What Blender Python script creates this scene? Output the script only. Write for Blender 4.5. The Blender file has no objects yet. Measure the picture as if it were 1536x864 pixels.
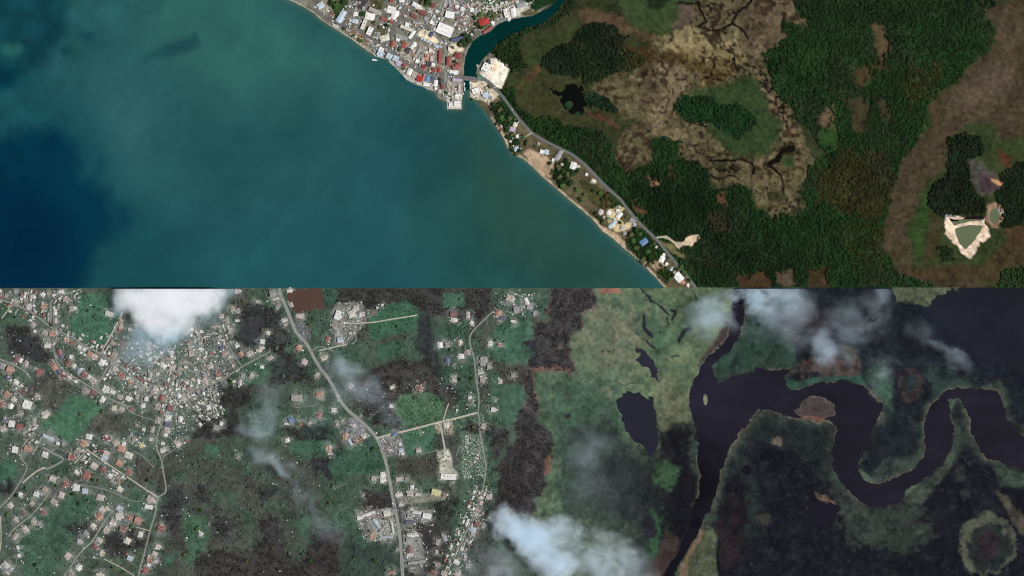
import bpy, bmesh, math, random
import numpy as np
from mathutils import Vector, Matrix
# ------------------------------------------------------------------ camera, sky, sun, exposure
SC = bpy.context.scene
COLL = SC.collection
M = 1.5                        # metres per photo pixel
CX, CY = 768.0, 432.0
CAM_H = 9000.0
cam_d = bpy.data.cameras.new('camera'); cam = bpy.data.objects.new('camera', cam_d); COLL.objects.link(cam)
cam.location = (0, 0, CAM_H); cam.rotation_euler = (0, 0, 0)
cam_d.sensor_width = 36.0; cam_d.lens = 36.0 * CAM_H / (1536 * M)
cam_d.clip_start = 10.0; cam_d.clip_end = 60000.0
SC.camera = cam
SUN_AZ, SUN_EL = 100.0, 57.0   # degrees from north, clockwise
world = bpy.data.worlds.new('World'); SC.world = world; world.use_nodes = True
nt = world.node_tree
bg = nt.nodes['Background']; sky = nt.nodes.new('ShaderNodeTexSky')
sky.sky_type = 'NISHITA'; sky.sun_disc = False
sky.sun_elevation = math.radians(SUN_EL); sky.sun_rotation = math.radians(SUN_AZ)
nt.links.new(sky.outputs['Color'], bg.inputs['Color']); bg.inputs['Strength'].default_value = 0.05
sun_d = bpy.data.lights.new('sun', 'SUN'); sun_d.energy = 3.6; sun_d.angle = math.radians(0.53); sun_d.color = (1.0, 0.98, 0.945)
sun = bpy.data.objects.new('sun', sun_d); COLL.objects.link(sun)
_a, _e = math.radians(SUN_AZ), math.radians(SUN_EL)
SUNV = Vector((math.sin(_a) * math.cos(_e), math.cos(_a) * math.cos(_e), math.sin(_e)))
sun.rotation_euler = SUNV.to_track_quat('Z', 'Y').to_euler(); sun.location = SUNV * 3000
SC.view_settings.view_transform = 'Standard'; SC.view_settings.look = 'None'
SC.view_settings.exposure = 0.0; SC.view_settings.gamma = 1.0; SC.view_settings.use_curve_mapping = False
SC.render.engine = 'CYCLES'
SC.cycles.volume_bounces = 12; SC.cycles.max_bounces = 12; SC.cycles.volume_step_rate = 0.5
SC.cycles.transparent_max_bounces = 16
SC.cycles.use_denoising = True; SC.cycles.filter_width = 1.1

rng = np.random.default_rng(11); random.seed(11)
# ------------------------------------------------------------------ helpers
def srgb(c):
    c = np.asarray(c, float) / 255.0
    return np.where(c <= .04045, c / 12.92, ((c + .055) / 1.055) ** 2.4)
def WX(x): return (x - CX) * M
def WY(y): return (CY - y) * M
def pts(s, ox=0, oy=0, k=1.0):
    v = [float(t) for t in s.replace(',', ' ').split()]
    return [(ox + v[i] / k, oy + v[i + 1] / k) for i in range(0, len(v), 2)]
_tabs = {}
def vnoise(x, y, f, seed):
    if seed not in _tabs: _tabs[seed] = np.random.default_rng(seed).random((128, 128))
    t = _tabs[seed]; u = x * f; v = y * f
    iu = np.floor(u).astype(int); iv = np.floor(v).astype(int); fu = u - iu; fv = v - iv
    fu = fu * fu * (3 - 2 * fu); fv = fv * fv * (3 - 2 * fv)
    a = t[iu & 127, iv & 127]; b = t[(iu + 1) & 127, iv & 127]; c = t[iu & 127, (iv + 1) & 127]; d = t[(iu + 1) & 127, (iv + 1) & 127]
    return (a * (1 - fu) + b * fu) * (1 - fv) + (c * (1 - fu) + d * fu) * fv
def fbm(x, y, f, seed, o=4, g=.5):
    s = 0; a = 1; n = 0
    for i in range(o):
        s = s + a * vnoise(x + 17.3 * i, y - 9.1 * i, f * 2.03 ** i, seed + i); n += a; a *= g
    return s / n
def sdf(X, Y, poly):            # positive inside
    P = np.asarray(poly, float); d2 = np.full(X.shape, 1e12); ins = np.zeros(X.shape, bool)
    for i in range(len(P)):
        x0, y0 = P[i - 1]; x1, y1 = P[i]; ex, ey = x1 - x0, y1 - y0; L = ex * ex + ey * ey + 1e-9
        t = np.clip(((X - x0) * ex + (Y - y0) * ey) / L, 0, 1)
        d2 = np.minimum(d2, (X - x0 - t * ex) ** 2 + (Y - y0 - t * ey) ** 2)
        if y0 != y1:
            c = ((y0 > Y) != (y1 > Y)) & (X < (x1 - x0) * (Y - y0) / (y1 - y0) + x0)
            ins ^= c
    d = np.sqrt(d2); return np.where(ins, d, -d)
def sstep(a, b, v):
    t = np.clip((v - a) / (b - a), 0, 1); return t * t * (3 - 2 * t)
def ell(cx, cy, rx, ry, a=0, n=18):
    a = math.radians(a); o = []
    for i in range(n):
        t = 2 * math.pi * i / n; u, v = rx * math.cos(t), ry * math.sin(t)
        o.append((cx + u * math.cos(a) - v * math.sin(a), cy + u * math.sin(a) + v * math.cos(a)))
    return o

# ------------------------------------------------------------------ the land cover map
STEP = 1.5
X0, X1, Y0, Y1 = -150.0, 1686.0, -105.0, 969.0
gx = np.arange(X0, X1 + .01, STEP); gy = np.arange(Y0, Y1 + .01, STEP)
GX, GY = np.meshgrid(gx, gy)                       # rows follow y
NXg, NYg = len(gx), len(gy)
WAX = (fbm(GX, GY, 1 / 26., 101, 5, .7) - .5) * 1.35; WAY = (fbm(GX, GY, 1 / 26., 151, 5, .7) - .5) * 1.35
TOP = GY < 432.0
FINE = fbm(GX, GY, 1 / 7., 171, 3, .65)
class Map:
    def __init__(s, base):
        s.c = np.empty(GX.shape + (3,)); s.c[:] = srgb(base); s.veg = np.zeros(GX.shape, np.int8)
        s.rough = np.full(GX.shape, .5)
    def paint(s, poly, col, soft=1.5, warp=6, op=1.0, veg=None, rough=None, clip=None, dith=None):
        P = np.asarray(poly, float); m = warp + soft + 3
        i0 = max(0, int((P[:, 0].min() - m - X0) / STEP)); i1 = min(NXg, int((P[:, 0].max() + m - X0) / STEP) + 2)
        j0 = max(0, int((P[:, 1].min() - m - Y0) / STEP)); j1 = min(NYg, int((P[:, 1].max() + m - Y0) / STEP) + 2)
        if i1 <= i0 or j1 <= j0: return
        w = (slice(j0, j1), slice(i0, i1))
        d = sdf(GX[w] + WAX[w] * warp * 2, GY[w] + WAY[w] * warp * 2, poly)
        d = d + (FINE[w] - .5) * (warp * 1.1 if dith is None else dith)
        k = sstep(-soft, soft, d) * op
        if clip is not None: k = k * clip[w]
        s.c[w] = s.c[w] * (1 - k[..., None]) + srgb(col) * k[..., None]
        if veg is not None: s.veg[w][k > .5] = veg
        if rough is not None: s.rough[w] = s.rough[w] * (1 - k) + rough * k
    def mask(s, k, col):
        s.c = s.c * (1 - k[..., None]) + srgb(col) * k[..., None]

# ---- water bodies (photo pixels)
COAST = pts("395,-40 415,-14 433,0 454,10 471,20 481,29.5 494,38 511,49 525,57 538,67 550,76 564,85.5 578,89 589,98 603,112 611,121 623,127 633,129.5 642,134 652,137 657,146 664,150 671,153 671,162 692,163 693,150 695,132 698,122 703.5,122 704,145 714,150.5 724,160.5 732.5,172.5 742.5,188 753,203 761,220 770,232 781.5,237 795,247 808.5,260.5 824,274 840,288 857,302.5 874,316 891,331.5 904,346.5 919.5,358.5 935,372 952,386 968,401 983,416 996,431 1012,448")
SEA = [(-900, -900), (395, -900)] + COAST + [(1012, 470), (-900, 470)]
RIVN = pts("695.5,126 696,122 696.7,101.5 698.4,84.6 702.6,72.8 709.4,62.6 721,53.3 735,47.4 748,36.4 762,30.5 784,26 799,23.7 811,17 823,13.5 833,3.4 838,-10 850,-40 880,-120 900,-120 868,-30 848,0 837,15 826,25 814,34 789,42 765,53 748,64 735,78 721,92 715,100 714,112 712,118 703.5,122 703.5,126")
PONDM = pts("821,130 835,135 842,140 855,130 872,130 872,147 875,160 870,175 860,172 850,160 840,157 842,147 830,140")
PSAND = pts("1432,343 1452,338 1474,338 1467,351 1457,366 1447,373 1439,366 1434,353")
PSMALL = ell(1491, 323, 8, 11)
PSTRIP = pts("1423,327 1440,330 1452,326 1472,322 1475,329 1452,332 1430,338")
RIVS = pts("1099,420 1097,464 1092,504 1082,519 1062,537 1050,552 1037,582 1035,592 1036,617 1040,632 1045,648 1047,673 1050,710 1047,743 1035,788 1012,833 995,864 960,980 985,980 1010,864 1017,848 1035,823 1050,790 1060,765 1072,740 1082,710 1095,673 1110,648 1117,644 1130,622 1142,613 1165,617 1190,624 1240,634 1254,639 1252,648 1248,680 1252,703 1267,728 1287,748 1302,760 1327,760 1352,753 1369,730 1402,708 1419,690 1429,668 1427,658 1431,648 1427,622 1422,602 1437,599 1444,607 1457,627 1458,648 1462,663 1484,688 1522,700 1700,715 1700,650 1536,655 1527,645 1512,627 1504,602 1494,584 1472,582 1439,582 1414,587 1397,609 1389,627 1387,653 1389,680 1369,705 1344,718 1322,729 1299,725 1288,705 1289,690 1304,668 1309,648 1312,639 1319,622 1322,604 1307,592 1292,579 1272,571 1255,571 1232,574 1212,582 1187,584 1176,577 1175,564 1187,552 1165,554 1135,552 1132,557 1100,564 1082,572 1072,567 1066,552 1080,537 1097,524 1110,504 1114,482 1112,420")
ISLE = pts("1189,612 1215,596 1235,594 1250,607 1254,624 1237,633 1207,627")
ISLET = ell(1058, 599, 3.5, 9)
P1 = pts("950,520 954,522 965,527 977,539 986,552 985,569 975,567 972,554 962,549 956,542 959,532")
P2 = pts("927,602 942,588 957,592 967,599 982,597 984,609 987,632 986,655 985,668 977,682 968,680 960,668 950,655 938,640 930,620")
P3 = pts("1214,753 1229,748 1256,758 1259,770 1249,788 1224,793 1212,773")
P4 = ell(1119, 705, 7, 9); P5 = ell(1149, 684, 8, 9, 30)
PNE = pts("1405,445 1440,432 1440,400 1720,400 1720,560 1536,560 1505,548 1470,545 1430,520 1400,490")
PBROWN = pts("435,436 477,436 489,460 465,468 441,471 434,452")
def wsd(poly, warp):
    return sdf(GX + WAX * warp * 2, GY + WAY * warp * 2, poly)
sd_sea = wsd(SEA, 1.0); sd_rivn = wsd(RIVN, 1.2)
RAG = fbm(GX, GY, 1 / 3.2, 181, 2) - .5
sd_rivs = wsd(RIVS, 5) + (FINE - .5) * 6 + RAG * 2.5
sd_isle = wsd(ISLE, 7) + (FINE - .5) * 8 + RAG * 3; sd_rivs = np.minimum(sd_rivs, -np.maximum(sd_isle, wsd(ISLET, 2)))
sd_pm = np.minimum(wsd(PONDM, 9) + (FINE - .5) * 17, -np.maximum(wsd(ell(853, 156, 6, 6), 4), wsd(ell(865, 170, 6, 5), 4)))
tw = np.maximum.reduce([sd_sea, sd_rivn, sd_pm, wsd(PSAND, 2.5), wsd(PSMALL, 3), wsd(PSTRIP, 3)])
_rg = (FINE - .5) * 7 + RAG * 3
bw_small = [wsd(P1, 5) + _rg, wsd(P2, 7) + _rg, wsd(P3, 7) + _rg, wsd(P4, 4) + _rg * .6, wsd(P5, 4) + _rg * .6, wsd(PNE, 12) + (FINE - .5) * 8, wsd(PBROWN, 8) + (FINE - .5) * 7]
bw = np.maximum.reduce([sd_rivs] + bw_small)
WATER = np.where(TOP, tw, bw)

# ---- northern place
N = Map((46, 54, 32))
cv = fbm(GX, GY, 1 / 60., 201, 4)
N.mask(sstep(.45, .62, cv) * .5, (56, 54, 34))
TOWN = pts("380,-120 400,-40 433,0 481,30 550,76 590,100 640,136 657,146 671,165 695,165 698,100 712,60 750,36 800,24 830,4 850,-120")
N.paint(TOWN, (128, 123, 114), 1, 1)
N.paint(TOWN, (104, 104, 88), 3, 14, .5)
# town ground patches
for s, c in [("478,-3 500,2 492,22 478,15", (150, 140, 118)), ("486,20 500,26 500,2 522,-2 520,14 504,30", (52, 70, 40)), ("527,-4 555,-4 547,14 530,12", (66, 62, 62)),
             ("556,-4 582,-4 574,16 555,12", (78, 76, 52)), ("540,40 572,42 560,56 548,52", (88, 96, 66)), ("570,36 590,36 588,52 570,56", (86, 88, 62)),
             ("516,40 545,50 555,64 545,70 528,57", (122, 98, 70)), ("600,-4 618,-4 610,12 598,22", (116, 110, 108)), ("632,-4 650,-4 646,8 634,12", (60, 82, 46)),
             ("662,-4 696,-4 702,28 690,44 684,20 662,16", (128, 120, 116)), ("631,42 641,44 660,64 653,66 638,61 626,52", (226, 208, 176)),
             ("606,60 640,66 634,96 612,88", (142, 134, 120)), ("670,68 694,62 694,76 672,84", (206, 194, 166)), ("706,30 738,18 744,28 722,46 706,42", (150, 128, 98)),
             ("722,-4 764,-4 762,4 748,10 732,11 722,4", (62, 88, 48)), ("755,12 785,2 796,8 788,22 756,30", (200, 196, 180)), ("780,22 796,10 806,16 802,22", (88, 84, 56)),
             ("785,-60 840,-60 832,4 812,14 800,14 786,6", (28, 52, 28)), ("672,140 694,140 693,163 671,162", (214, 208, 196)), ("672,118 692,118 694,140 674,140", (164, 156, 146)),
             ("706,22 722,12 745,18 742,32 712,46", (84, 86, 60)), ("690,50 712,44 706,62 698,72 684,68", (52, 62, 42)), ("640,70 664,74 662,108 632,104", (150, 132, 116)),
             ("672,84 694,80 695,112 672,108", (128, 110, 92)), ("574,86 606,100 640,118 652,136 640,134 610,118 590,98", (170, 164, 154))]:
    N.paint(pts(s), c, 1.2, 3)
# coastal strip
STRIP = pts("704,120 716,118 736,126 749,139 775,174 800,200 837,222 875,245 908,279 937,308 972,347 1005,383 1040,429 1055,450 1015,450 983,416 935,372 904,346 857,302 808,260 770,232 742,188 724,160 704,146")
N.paint(STRIP, (92, 84, 62), 1, 1)
N.paint(pts("704,122 722,122 738,132 748,142 735,155 722,150 706,146"), (206, 192, 168), 1.5, 4)
for s in ["735,160 755,146 770,170 782,186 765,190 750,195 742,184", "828,246 848,240 868,256 850,272 838,276 828,262", "942,346 965,342 985,365 1000,380 985,395 965,402 950,386 938,368", "760,200 772,198 780,212 772,230 764,222", "905,296 922,292 935,312 905,312 898,320", "996,400 1010,410 1000,425 985,410", "888,322 905,330 915,345 900,335"]:
    N.paint(pts(s), (30, 54, 28), 1.5, 5, veg=1)
for s in ["781,228 790,222 812,230 832,247 826,265 815,266 800,250", "880,322 900,335 928,352 941,372 932,372 904,348", "741,187 753,196 762,212 760,218 750,204", "975,395 990,390 996,398 985,406"]:
    N.paint(pts(s), (172, 148, 120), 1.5, 4)
shore = (sd_sea > -4.5) & (GX > 735)
N.mask(np.where(GX > 735, sstep(-4.5, -2, sd_sea), sstep(-2.6, -1.2, sd_sea) * (GX < 575)) * .8, (182, 166, 138))
N.paint(pts("879,279 889,268 895,271 884,287"), (222, 214, 190), 1, 2)
N.paint(pts("868,268 895,275 925,305 905,315 885,300"), (66, 66, 40), 2, 4)
N.paint(pts("908,318 922,312 934,306 938,312 926,322 935,335 945,328 956,328 945,340 925,348 915,340"), (196, 178, 138), 1, 3)
# marsh, east of the river
FEAST = pts("1192,-120 1192,0 1197,15 1215,32 1210,40 1190,32 1172,30 1175,40 1187,50 1180,60 1165,65 1150,82 1149,100 1160,120 1172,140 1185,160 1197,185 1215,192 1222,197 1240,231 1225,241 1210,253 1205,273 1202,291 1210,311 1205,321 1190,326 1177,321 1160,331 1140,316 1127,301 1120,283 1105,278 1095,288 1080,288 1067,273 1060,253 1045,245 1022,241 1020,216 1000,206 978,208 977,243 960,255 937,256 926,250 924,232 917,215 908,204 896,193 880,190 866,194 846,194 832,179 802,179 781,167 775,150 775,132 753,131 750,139 775,174 800,200 837,222 875,245 908,279 937,308 972,347 1005,383 1040,429 1060,460 1415,460 1402,423 1367,416 1342,408 1334,391 1324,371 1332,341 1332,316 1337,286 1352,261 1359,236 1377,216 1387,200 1397,180 1397,160 1417,135 1452,112 1472,87 1487,65 1497,40 1477,32 1479,15 1500,0 1560,-20 1560,-120")
TAN = pts("1040,-60 1192,-60 1192,0 1215,32 1187,50 1165,65 1150,82 1149,100 1172,140 1197,185 1225,241 1205,273 1210,315 1160,331 1120,283 1100,285 1067,273 1045,245 1022,241 1000,205 978,208 972,240 940,258 924,240 940,190 955,185 935,170 915,150 890,130 900,120 930,105 945,90 975,68 990,60 1015,55 1030,42 1040,25")
N.paint(pts("866,45 868,20 900,14 940,30 960,50 1000,58 985,66 940,50 900,34 880,36"), (84, 68, 50), 4, 8)
N.paint(pts("930,8 960,-40 1045,-40 1040,10 1030,40 1015,52 985,56 955,46 940,32"), (52, 66, 38), 4, 8)
N.paint(pts("965,-10 1005,-10 1000,10 975,14"), (32, 42, 26), 4, 6)
N.paint(pts("1005,45 1020,10 1050,-10 1060,15 1040,45"), (84, 72, 60), 4, 6)
N.paint(pts("775,115 800,105 820,112 870,115 872,128 900,140 935,160 945,185 905,178 880,185 850,195 820,180 790,175 775,160 772,135"), (56, 58, 34), 6, 10, dith=18)
N.paint(TAN, (92, 84, 60), 5, 10, dith=18)
tn = np.clip(sstep(-3, 3, sdf(GX + WAX * 14, GY + WAY * 14, TAN)), 0, 1)
N.paint(pts("1070,-60 1190,-60 1200,20 1175,55 1150,80 1135,95 1110,60 1105,20"), (92, 80, 62), 8, 10)
N.paint(pts("985,62 1015,55 1035,42 1050,55 1100,55 1120,80 1100,100 1060,80 1020,72"), (140, 126, 92), 5, 14, .8, dith=22)
N.paint(pts("980,95 1010,90 1030,120 1060,130 1020,150 1000,190 1030,205 1010,220 985,200 965,170"), (118, 104, 80), 5, 14, .8, dith=24)
N.paint(pts("935,66 960,64 985,78 1020,66 1030,85 1070,95 1105,95 1080,115 1050,118 1020,100 985,92 960,95"), (66, 46, 22), 4, 16, .85, dith=30)
N.paint(pts('1020,70 1060,62 1110,78 1112,98 1080,110 1045,104 1015,90'), (104, 92, 54), 6, 16, .5, dith=36)
N.paint(pts("950,95 985,95 985,140 960,140 930,125 895,124 920,115"), (70, 60, 42), 5, 12, .7)
N.paint(pts("1118,110 1140,112 1170,160 1195,195 1180,205 1165,180 1150,140"), (118, 102, 78), 4, 5)
r1 = 1 - np.abs(2 * fbm(GX, GY, 1 / 34., 231, 4, .55) - 1)
dots = fbm(GX, GY, 1 / 7., 241, 3, .6)
zone_d = sstep(.38, .6, fbm(GX, GY, 1 / 55., 271, 3))
N.mask(tn * sstep(.60, .74, dots + .12 * zone_d) * .85, (42, 31, 21)); N.mask(tn * sstep(.52, .68, fbm(GX, GY, 1 / 19., 286, 5, .65)) * .45, (66, 54, 36))
N.mask(tn * sstep(.32, .22, dots) * .35, (138, 124, 94))
r2 = 1 - np.abs(2 * fbm(GX, GY, 1 / 16., 281, 4, .6) - 1)
ck = tn * np.maximum(sstep(.94, .985, r1), sstep(.93, .985, r2) * .8) * sstep(.40, .56, fbm(GX, GY, 1 / 60., 261, 3))
N.mask(ck, (22, 18, 14))
for s, w in [("1018,6 1046,2 1052,18 1058,30 1048,40 1070,45 1085,42 1098,35 1105,18 1118,8 1132,-8", 1.6), ("1100,35 1112,47 1125,57", 1.2), ("1190,222 1175,225 1165,238 1155,246", 4), ("1065,240 1085,240 1110,240 1130,246 1130,262", 1.8), ("1066,262 1080,270 1096,264", 1.3), ("1150,246 1172,262 1174,290", 1.2), ("1528,95 1532,60 1522,70", 2), ("1529,80 1527,130 1532,170", 1.5)]:
    P = np.array(pts(s)); d = np.full(GX.shape, 99.)
    for i in range(len(P) - 1):
        e = P[i + 1] - P[i]; t = np.clip(((GX + WAX * 10 - P[i, 0]) * e[0] + (GY + WAY * 10 - P[i, 1]) * e[1]) / (e @ e), 0, 1)
        d = np.minimum(d, np.hypot(GX + WAX * 10 - P[i, 0] - t * e[0], GY + WAY * 10 - P[i, 1] - t * e[1]))
    N.mask(sstep(w + 1, w - .6, d + (dots - .5) * 3), (20, 16, 12))
N.paint(pts("1035,130 1065,127 1100,120 1120,112 1140,122 1152,150 1160,175 1170,190 1165,216 1150,230 1130,236 1100,236 1085,225 1075,205 1060,185 1040,180"), (48, 64, 36), 6, 9, dith=18)
N.paint(pts("1010,160 1025,142 1072,145 1077,160 1110,157 1130,170 1137,185 1120,200 1110,210 1090,200 1070,185 1030,182"), (24, 52, 28), 1, 4, veg=1)
N.paint(ell(1182, 240, 10, 8), (46, 62, 36), 3, 5); N.paint(ell(1165, 295, 12, 9), (58, 58, 38), 3, 5); N.paint(ell(1080, 248, 10, 5), (56, 62, 38), 3, 5)
N.paint(FEAST, (27, 54, 27), 1.5, 8, veg=1, dith=12)
N.paint(pts("1060,370 1200,370 1220,440 1060,440 1040,400"), (24, 44, 25), 10, 14, .8)
N.paint(pts("940,262 1060,262 1110,330 1200,400 1180,440 1130,400 1000,360 950,310"), (20, 40, 22), 14, 16, .85)
N.paint(pts("1215,-20 1480,-20 1470,60 1330,110 1215,60"), (27, 48, 28), 14, 16, .7)
for s, c, v in [("1310,38 1322,38 1328,55 1338,75 1322,92 1312,75", (82, 68, 48), 0), ("1278,104 1300,100 1310,112 1296,126 1280,122", (70, 56, 38), 0), ("1300,98 1330,92 1338,106 1318,112", (58, 50, 32), 0),
                ("1270,145 1292,150 1305,165 1300,195 1280,195", (62, 54, 36), 0), ("1232,170 1244,158 1252,172 1252,195 1234,195", (98, 84, 62), 0), ("1227,194 1250,192 1262,210 1240,222", (46, 70, 34), 0),
                ("1318,150 1332,160 1330,180 1316,175", (56, 52, 34), 0), ("1215,262 1260,225 1330,232 1345,270 1320,330 1270,320 1230,300", (46, 50, 29), 1), ("1350,110 1410,100 1405,140 1360,165", (44, 54, 28), 1),
                ("1105,415 1150,410 1165,440 1110,440", (70, 50, 34), 0), ("1216,402 1240,398 1250,440 1212,440", (62, 48, 32), 0), ("1165,410 1185,408 1190,425 1170,430", (88, 74, 58), 0),
                ("968,272 978,276 985,284 972,280", (160, 128, 100), 0), ("945,304 958,306 962,322 950,316", (86, 60, 42), 0), ("1078,296 1090,296 1088,310 1076,308", (86, 64, 44), 0), ("1250,340 1330,330 1330,380 1290,400", (38, 52, 27), 1), ("1000,252 1010,252 1008,262", (70, 56, 38), 0)]:
    N.paint(pts(s), c, 6 if v else 3, 16 if v else 9, .9, veg=v, dith=30 if v else 16)
N.paint(pts("1060,320 1085,320 1100,345 1070,350"), (44, 46, 28), 5, 8, .8)
N.paint(pts("985,355 1000,354 1013,363 1025,362 1031,352 1050,352 1048,359 1036,371 1026,368 1018,375 1013,368 1003,359"), (196, 174, 146), 1, 2, veg=0)
N.paint(pts("990,361 1008,366 1018,376 1034,386 1026,388 1005,376"), (104, 98, 66), 1.5, 3, veg=0)
N.paint(pts("738,80 765,55 790,43 815,35 830,27 850,5 858,-20 870,-20 856,20 838,32 815,42 790,50 778,62 782,80 792,100 775,106 760,95 748,85"), (30, 50, 26), 1.5, 6, veg=1)
N.paint(pts("790,60 850,42 880,30 866,48 840,70 815,90 800,110 790,95"), (50, 58, 32), 3, 7)
N.paint(pts("812,87 830,75 855,62 865,47 880,37 900,35 920,37 930,50 945,54 937,62 932,70 935,82 940,92 927,107 907,117 890,125 875,128 872,115 850,112 830,112 812,97"), (25, 40, 25), 1, 5, veg=1)
N.paint(pts("935,72 965,80 968,95 945,108 930,105"), (34, 50, 26), 3, 8, .8, veg=1)
N.paint(pts("875,140 895,139 912,147 930,165 920,170 900,162 880,155"), (24, 46, 30), 1, 2.5, veg=1)
N.paint(ell(853, 156, 6, 6), (34, 56, 34), 1, 4); N.paint(ell(865, 170, 6, 5), (34, 56, 34), 1, 4)
N.paint(pts("876,162 900,170 925,184 930,200 922,190 895,178"), (80, 56, 44), 2, 4)
N.paint(pts("792,108 808,96 812,104 800,118 780,130"), (72, 58, 38), 3, 5)
N.paint(pts("719,111 735,89 746,87 765,101 752,135 741,128"), (238, 228, 208), 1, 1.5, veg=0); N.paint(pts("740,92 748,95 744,108 739,106"), (206, 172, 128), 2, 2, .7)
N.paint(pts("716,100 734,80 742,84 733,92 720,110 714,112"), (120, 118, 104), 1, 2, veg=0)
# east brown band, ponds
EB = pts("1700,-120 1560,-120 1545,-10 1500,10 1479,15 1477,32 1497,40 1487,65 1472,87 1452,112 1417,135 1397,160 1397,180 1387,200 1377,216 1359,236 1352,261 1337,286 1332,316 1332,341 1324,371 1334,391 1342,408 1367,416 1402,423 1415,460 1700,460")
N.paint(EB, (67, 57, 43), 3, 9, veg=0, dith=16)
eb = sstep(-2, 6, sdf(GX + WAX * 16, GY + WAY * 16, EB)); N.mask(eb * sstep(.72, .84, dots + .1 * zone_d) * .6, (40, 28, 20)); N.mask(eb * sstep(.5, .62, fbm(GX, GY, 1 / 30., 291, 5, .6)) * .35, (88, 76, 60)); N.mask(eb * sstep(.44, .36, fbm(GX, GY, 1 / 24., 296, 5, .6)) * .35, (58, 54, 36))
N.paint(pts("1430,205 1450,185 1490,178 1500,210 1560,200 1560,420 1500,430 1362,405 1367,380 1362,340 1375,300 1390,270 1415,250"), (50, 60, 34), 6, 8)
N.paint(pts("1440,130 1500,90 1520,110 1510,150 1450,160 1420,170"), (82, 70, 58), 8, 12, .8)
N.paint(pts("1362,350 1380,300 1400,280 1395,330 1385,380 1370,380"), (46, 66, 32), 5, 6)
N.paint(pts("1395,320 1415,330 1405,380 1385,395 1390,350"), (60, 50, 34), 5, 6, .8)
N.paint(pts("1424,205 1417,266 1397,278 1394,303 1404,318 1414,326 1440,323 1474,321 1480,300 1467,291 1452,268 1460,238 1477,223 1470,205 1445,198"), (24, 40, 25), 1.5, 5, veg=1)
N.paint(pts("1500,262 1525,245 1560,238 1560,338 1505,342 1500,310 1488,292"), (24, 40, 24), 1.5, 6, veg=1)
N.paint(pts("1405,368 1425,372 1432,392 1415,390"), (30, 50, 27), 2, 5, veg=1)
N.paint(pts("1454,238 1475,242 1498,262 1502,276 1482,292 1466,290 1455,268"), (74, 70, 64), 3, 6, .9, veg=0)
N.paint(pts("1466,262 1490,260 1498,276 1480,290 1470,285"), (72, 58, 60), 3, 5)
N.paint(pts("1486,267 1496,270 1505,275 1500,278 1488,272"), (190, 140, 100), 1, 2)
N.paint(pts("1500,228 1520,235 1515,250 1500,245"), (74, 48, 32), 4, 6)
N.paint(pts("1480,395 1500,372 1545,362 1580,360 1580,392 1505,402 1498,422 1402,422 1362,412 1350,400 1420,398"), (66, 54, 36), 4, 7, .9)
N.paint(pts("1505,345 1540,338 1545,375 1510,372"), (66, 50, 35), 5, 7)
N.paint(pts("1500,440 1505,405 1580,395 1580,460"), (34, 62, 32), 3, 7, veg=1)
N.paint(pts("1419,323 1434,323 1452,331 1474,328 1479,341 1482,353 1469,363 1464,378 1454,387 1442,379 1429,363 1419,353 1417,338"), (222, 196, 170), 1, 4.5)
N.paint(pts("1476,325 1480,308 1492,303 1503,312 1504,330 1496,340 1486,340"), (140, 112, 90), 1.5, 5)
N.paint(ell(1501, 317, 4, 4), (220, 196, 170), 1, 2)

# ---- southern place
S = Map((70, 84, 67))
cs = fbm(GX, GY, 1 / 45., 301, 4); cs2 = fbm(GX, GY, 1 / 11., 321, 4, .6)
LW = GX < 760
S.mask(LW * sstep(.5, .62, cs) * .7, (64, 92, 70)); S.mask(LW * sstep(.46, .34, cs) * .7, (74, 68, 62))
def Z(s, k): ox, oy, kk = {'1': (0, 432, 5.908), '2': (0, 578, 5.908), '3': (0, 718, 5.908), '4': (240, 432, 5.908), '5': (240, 578, 5.908), '6': (240, 718, 5.908), '7': (480, 432, 5.908), '8': (480, 578, 5.908), '9': (480, 718, 5.908), 'a': (640, 432, 4), 'b': (640, 648, 4), 'c': (900, 432, 4), 'd': (900, 648, 4), 'e': (1152, 432, 4), 'f': (1152, 648, 4)}[k]; return pts(s, ox, oy, kk)
S.paint(pts("-150,432 340,432 350,470 330,560 330,620 255,680 245,700 240,864 -150,980"), (82, 96, 80), 8, 14, .75)
S.paint(pts("150,530 190,480 300,490 345,470 352,530 335,590 312,635 258,668 240,600 180,590"), (100, 108, 98), 8, 14, .8)
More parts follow.
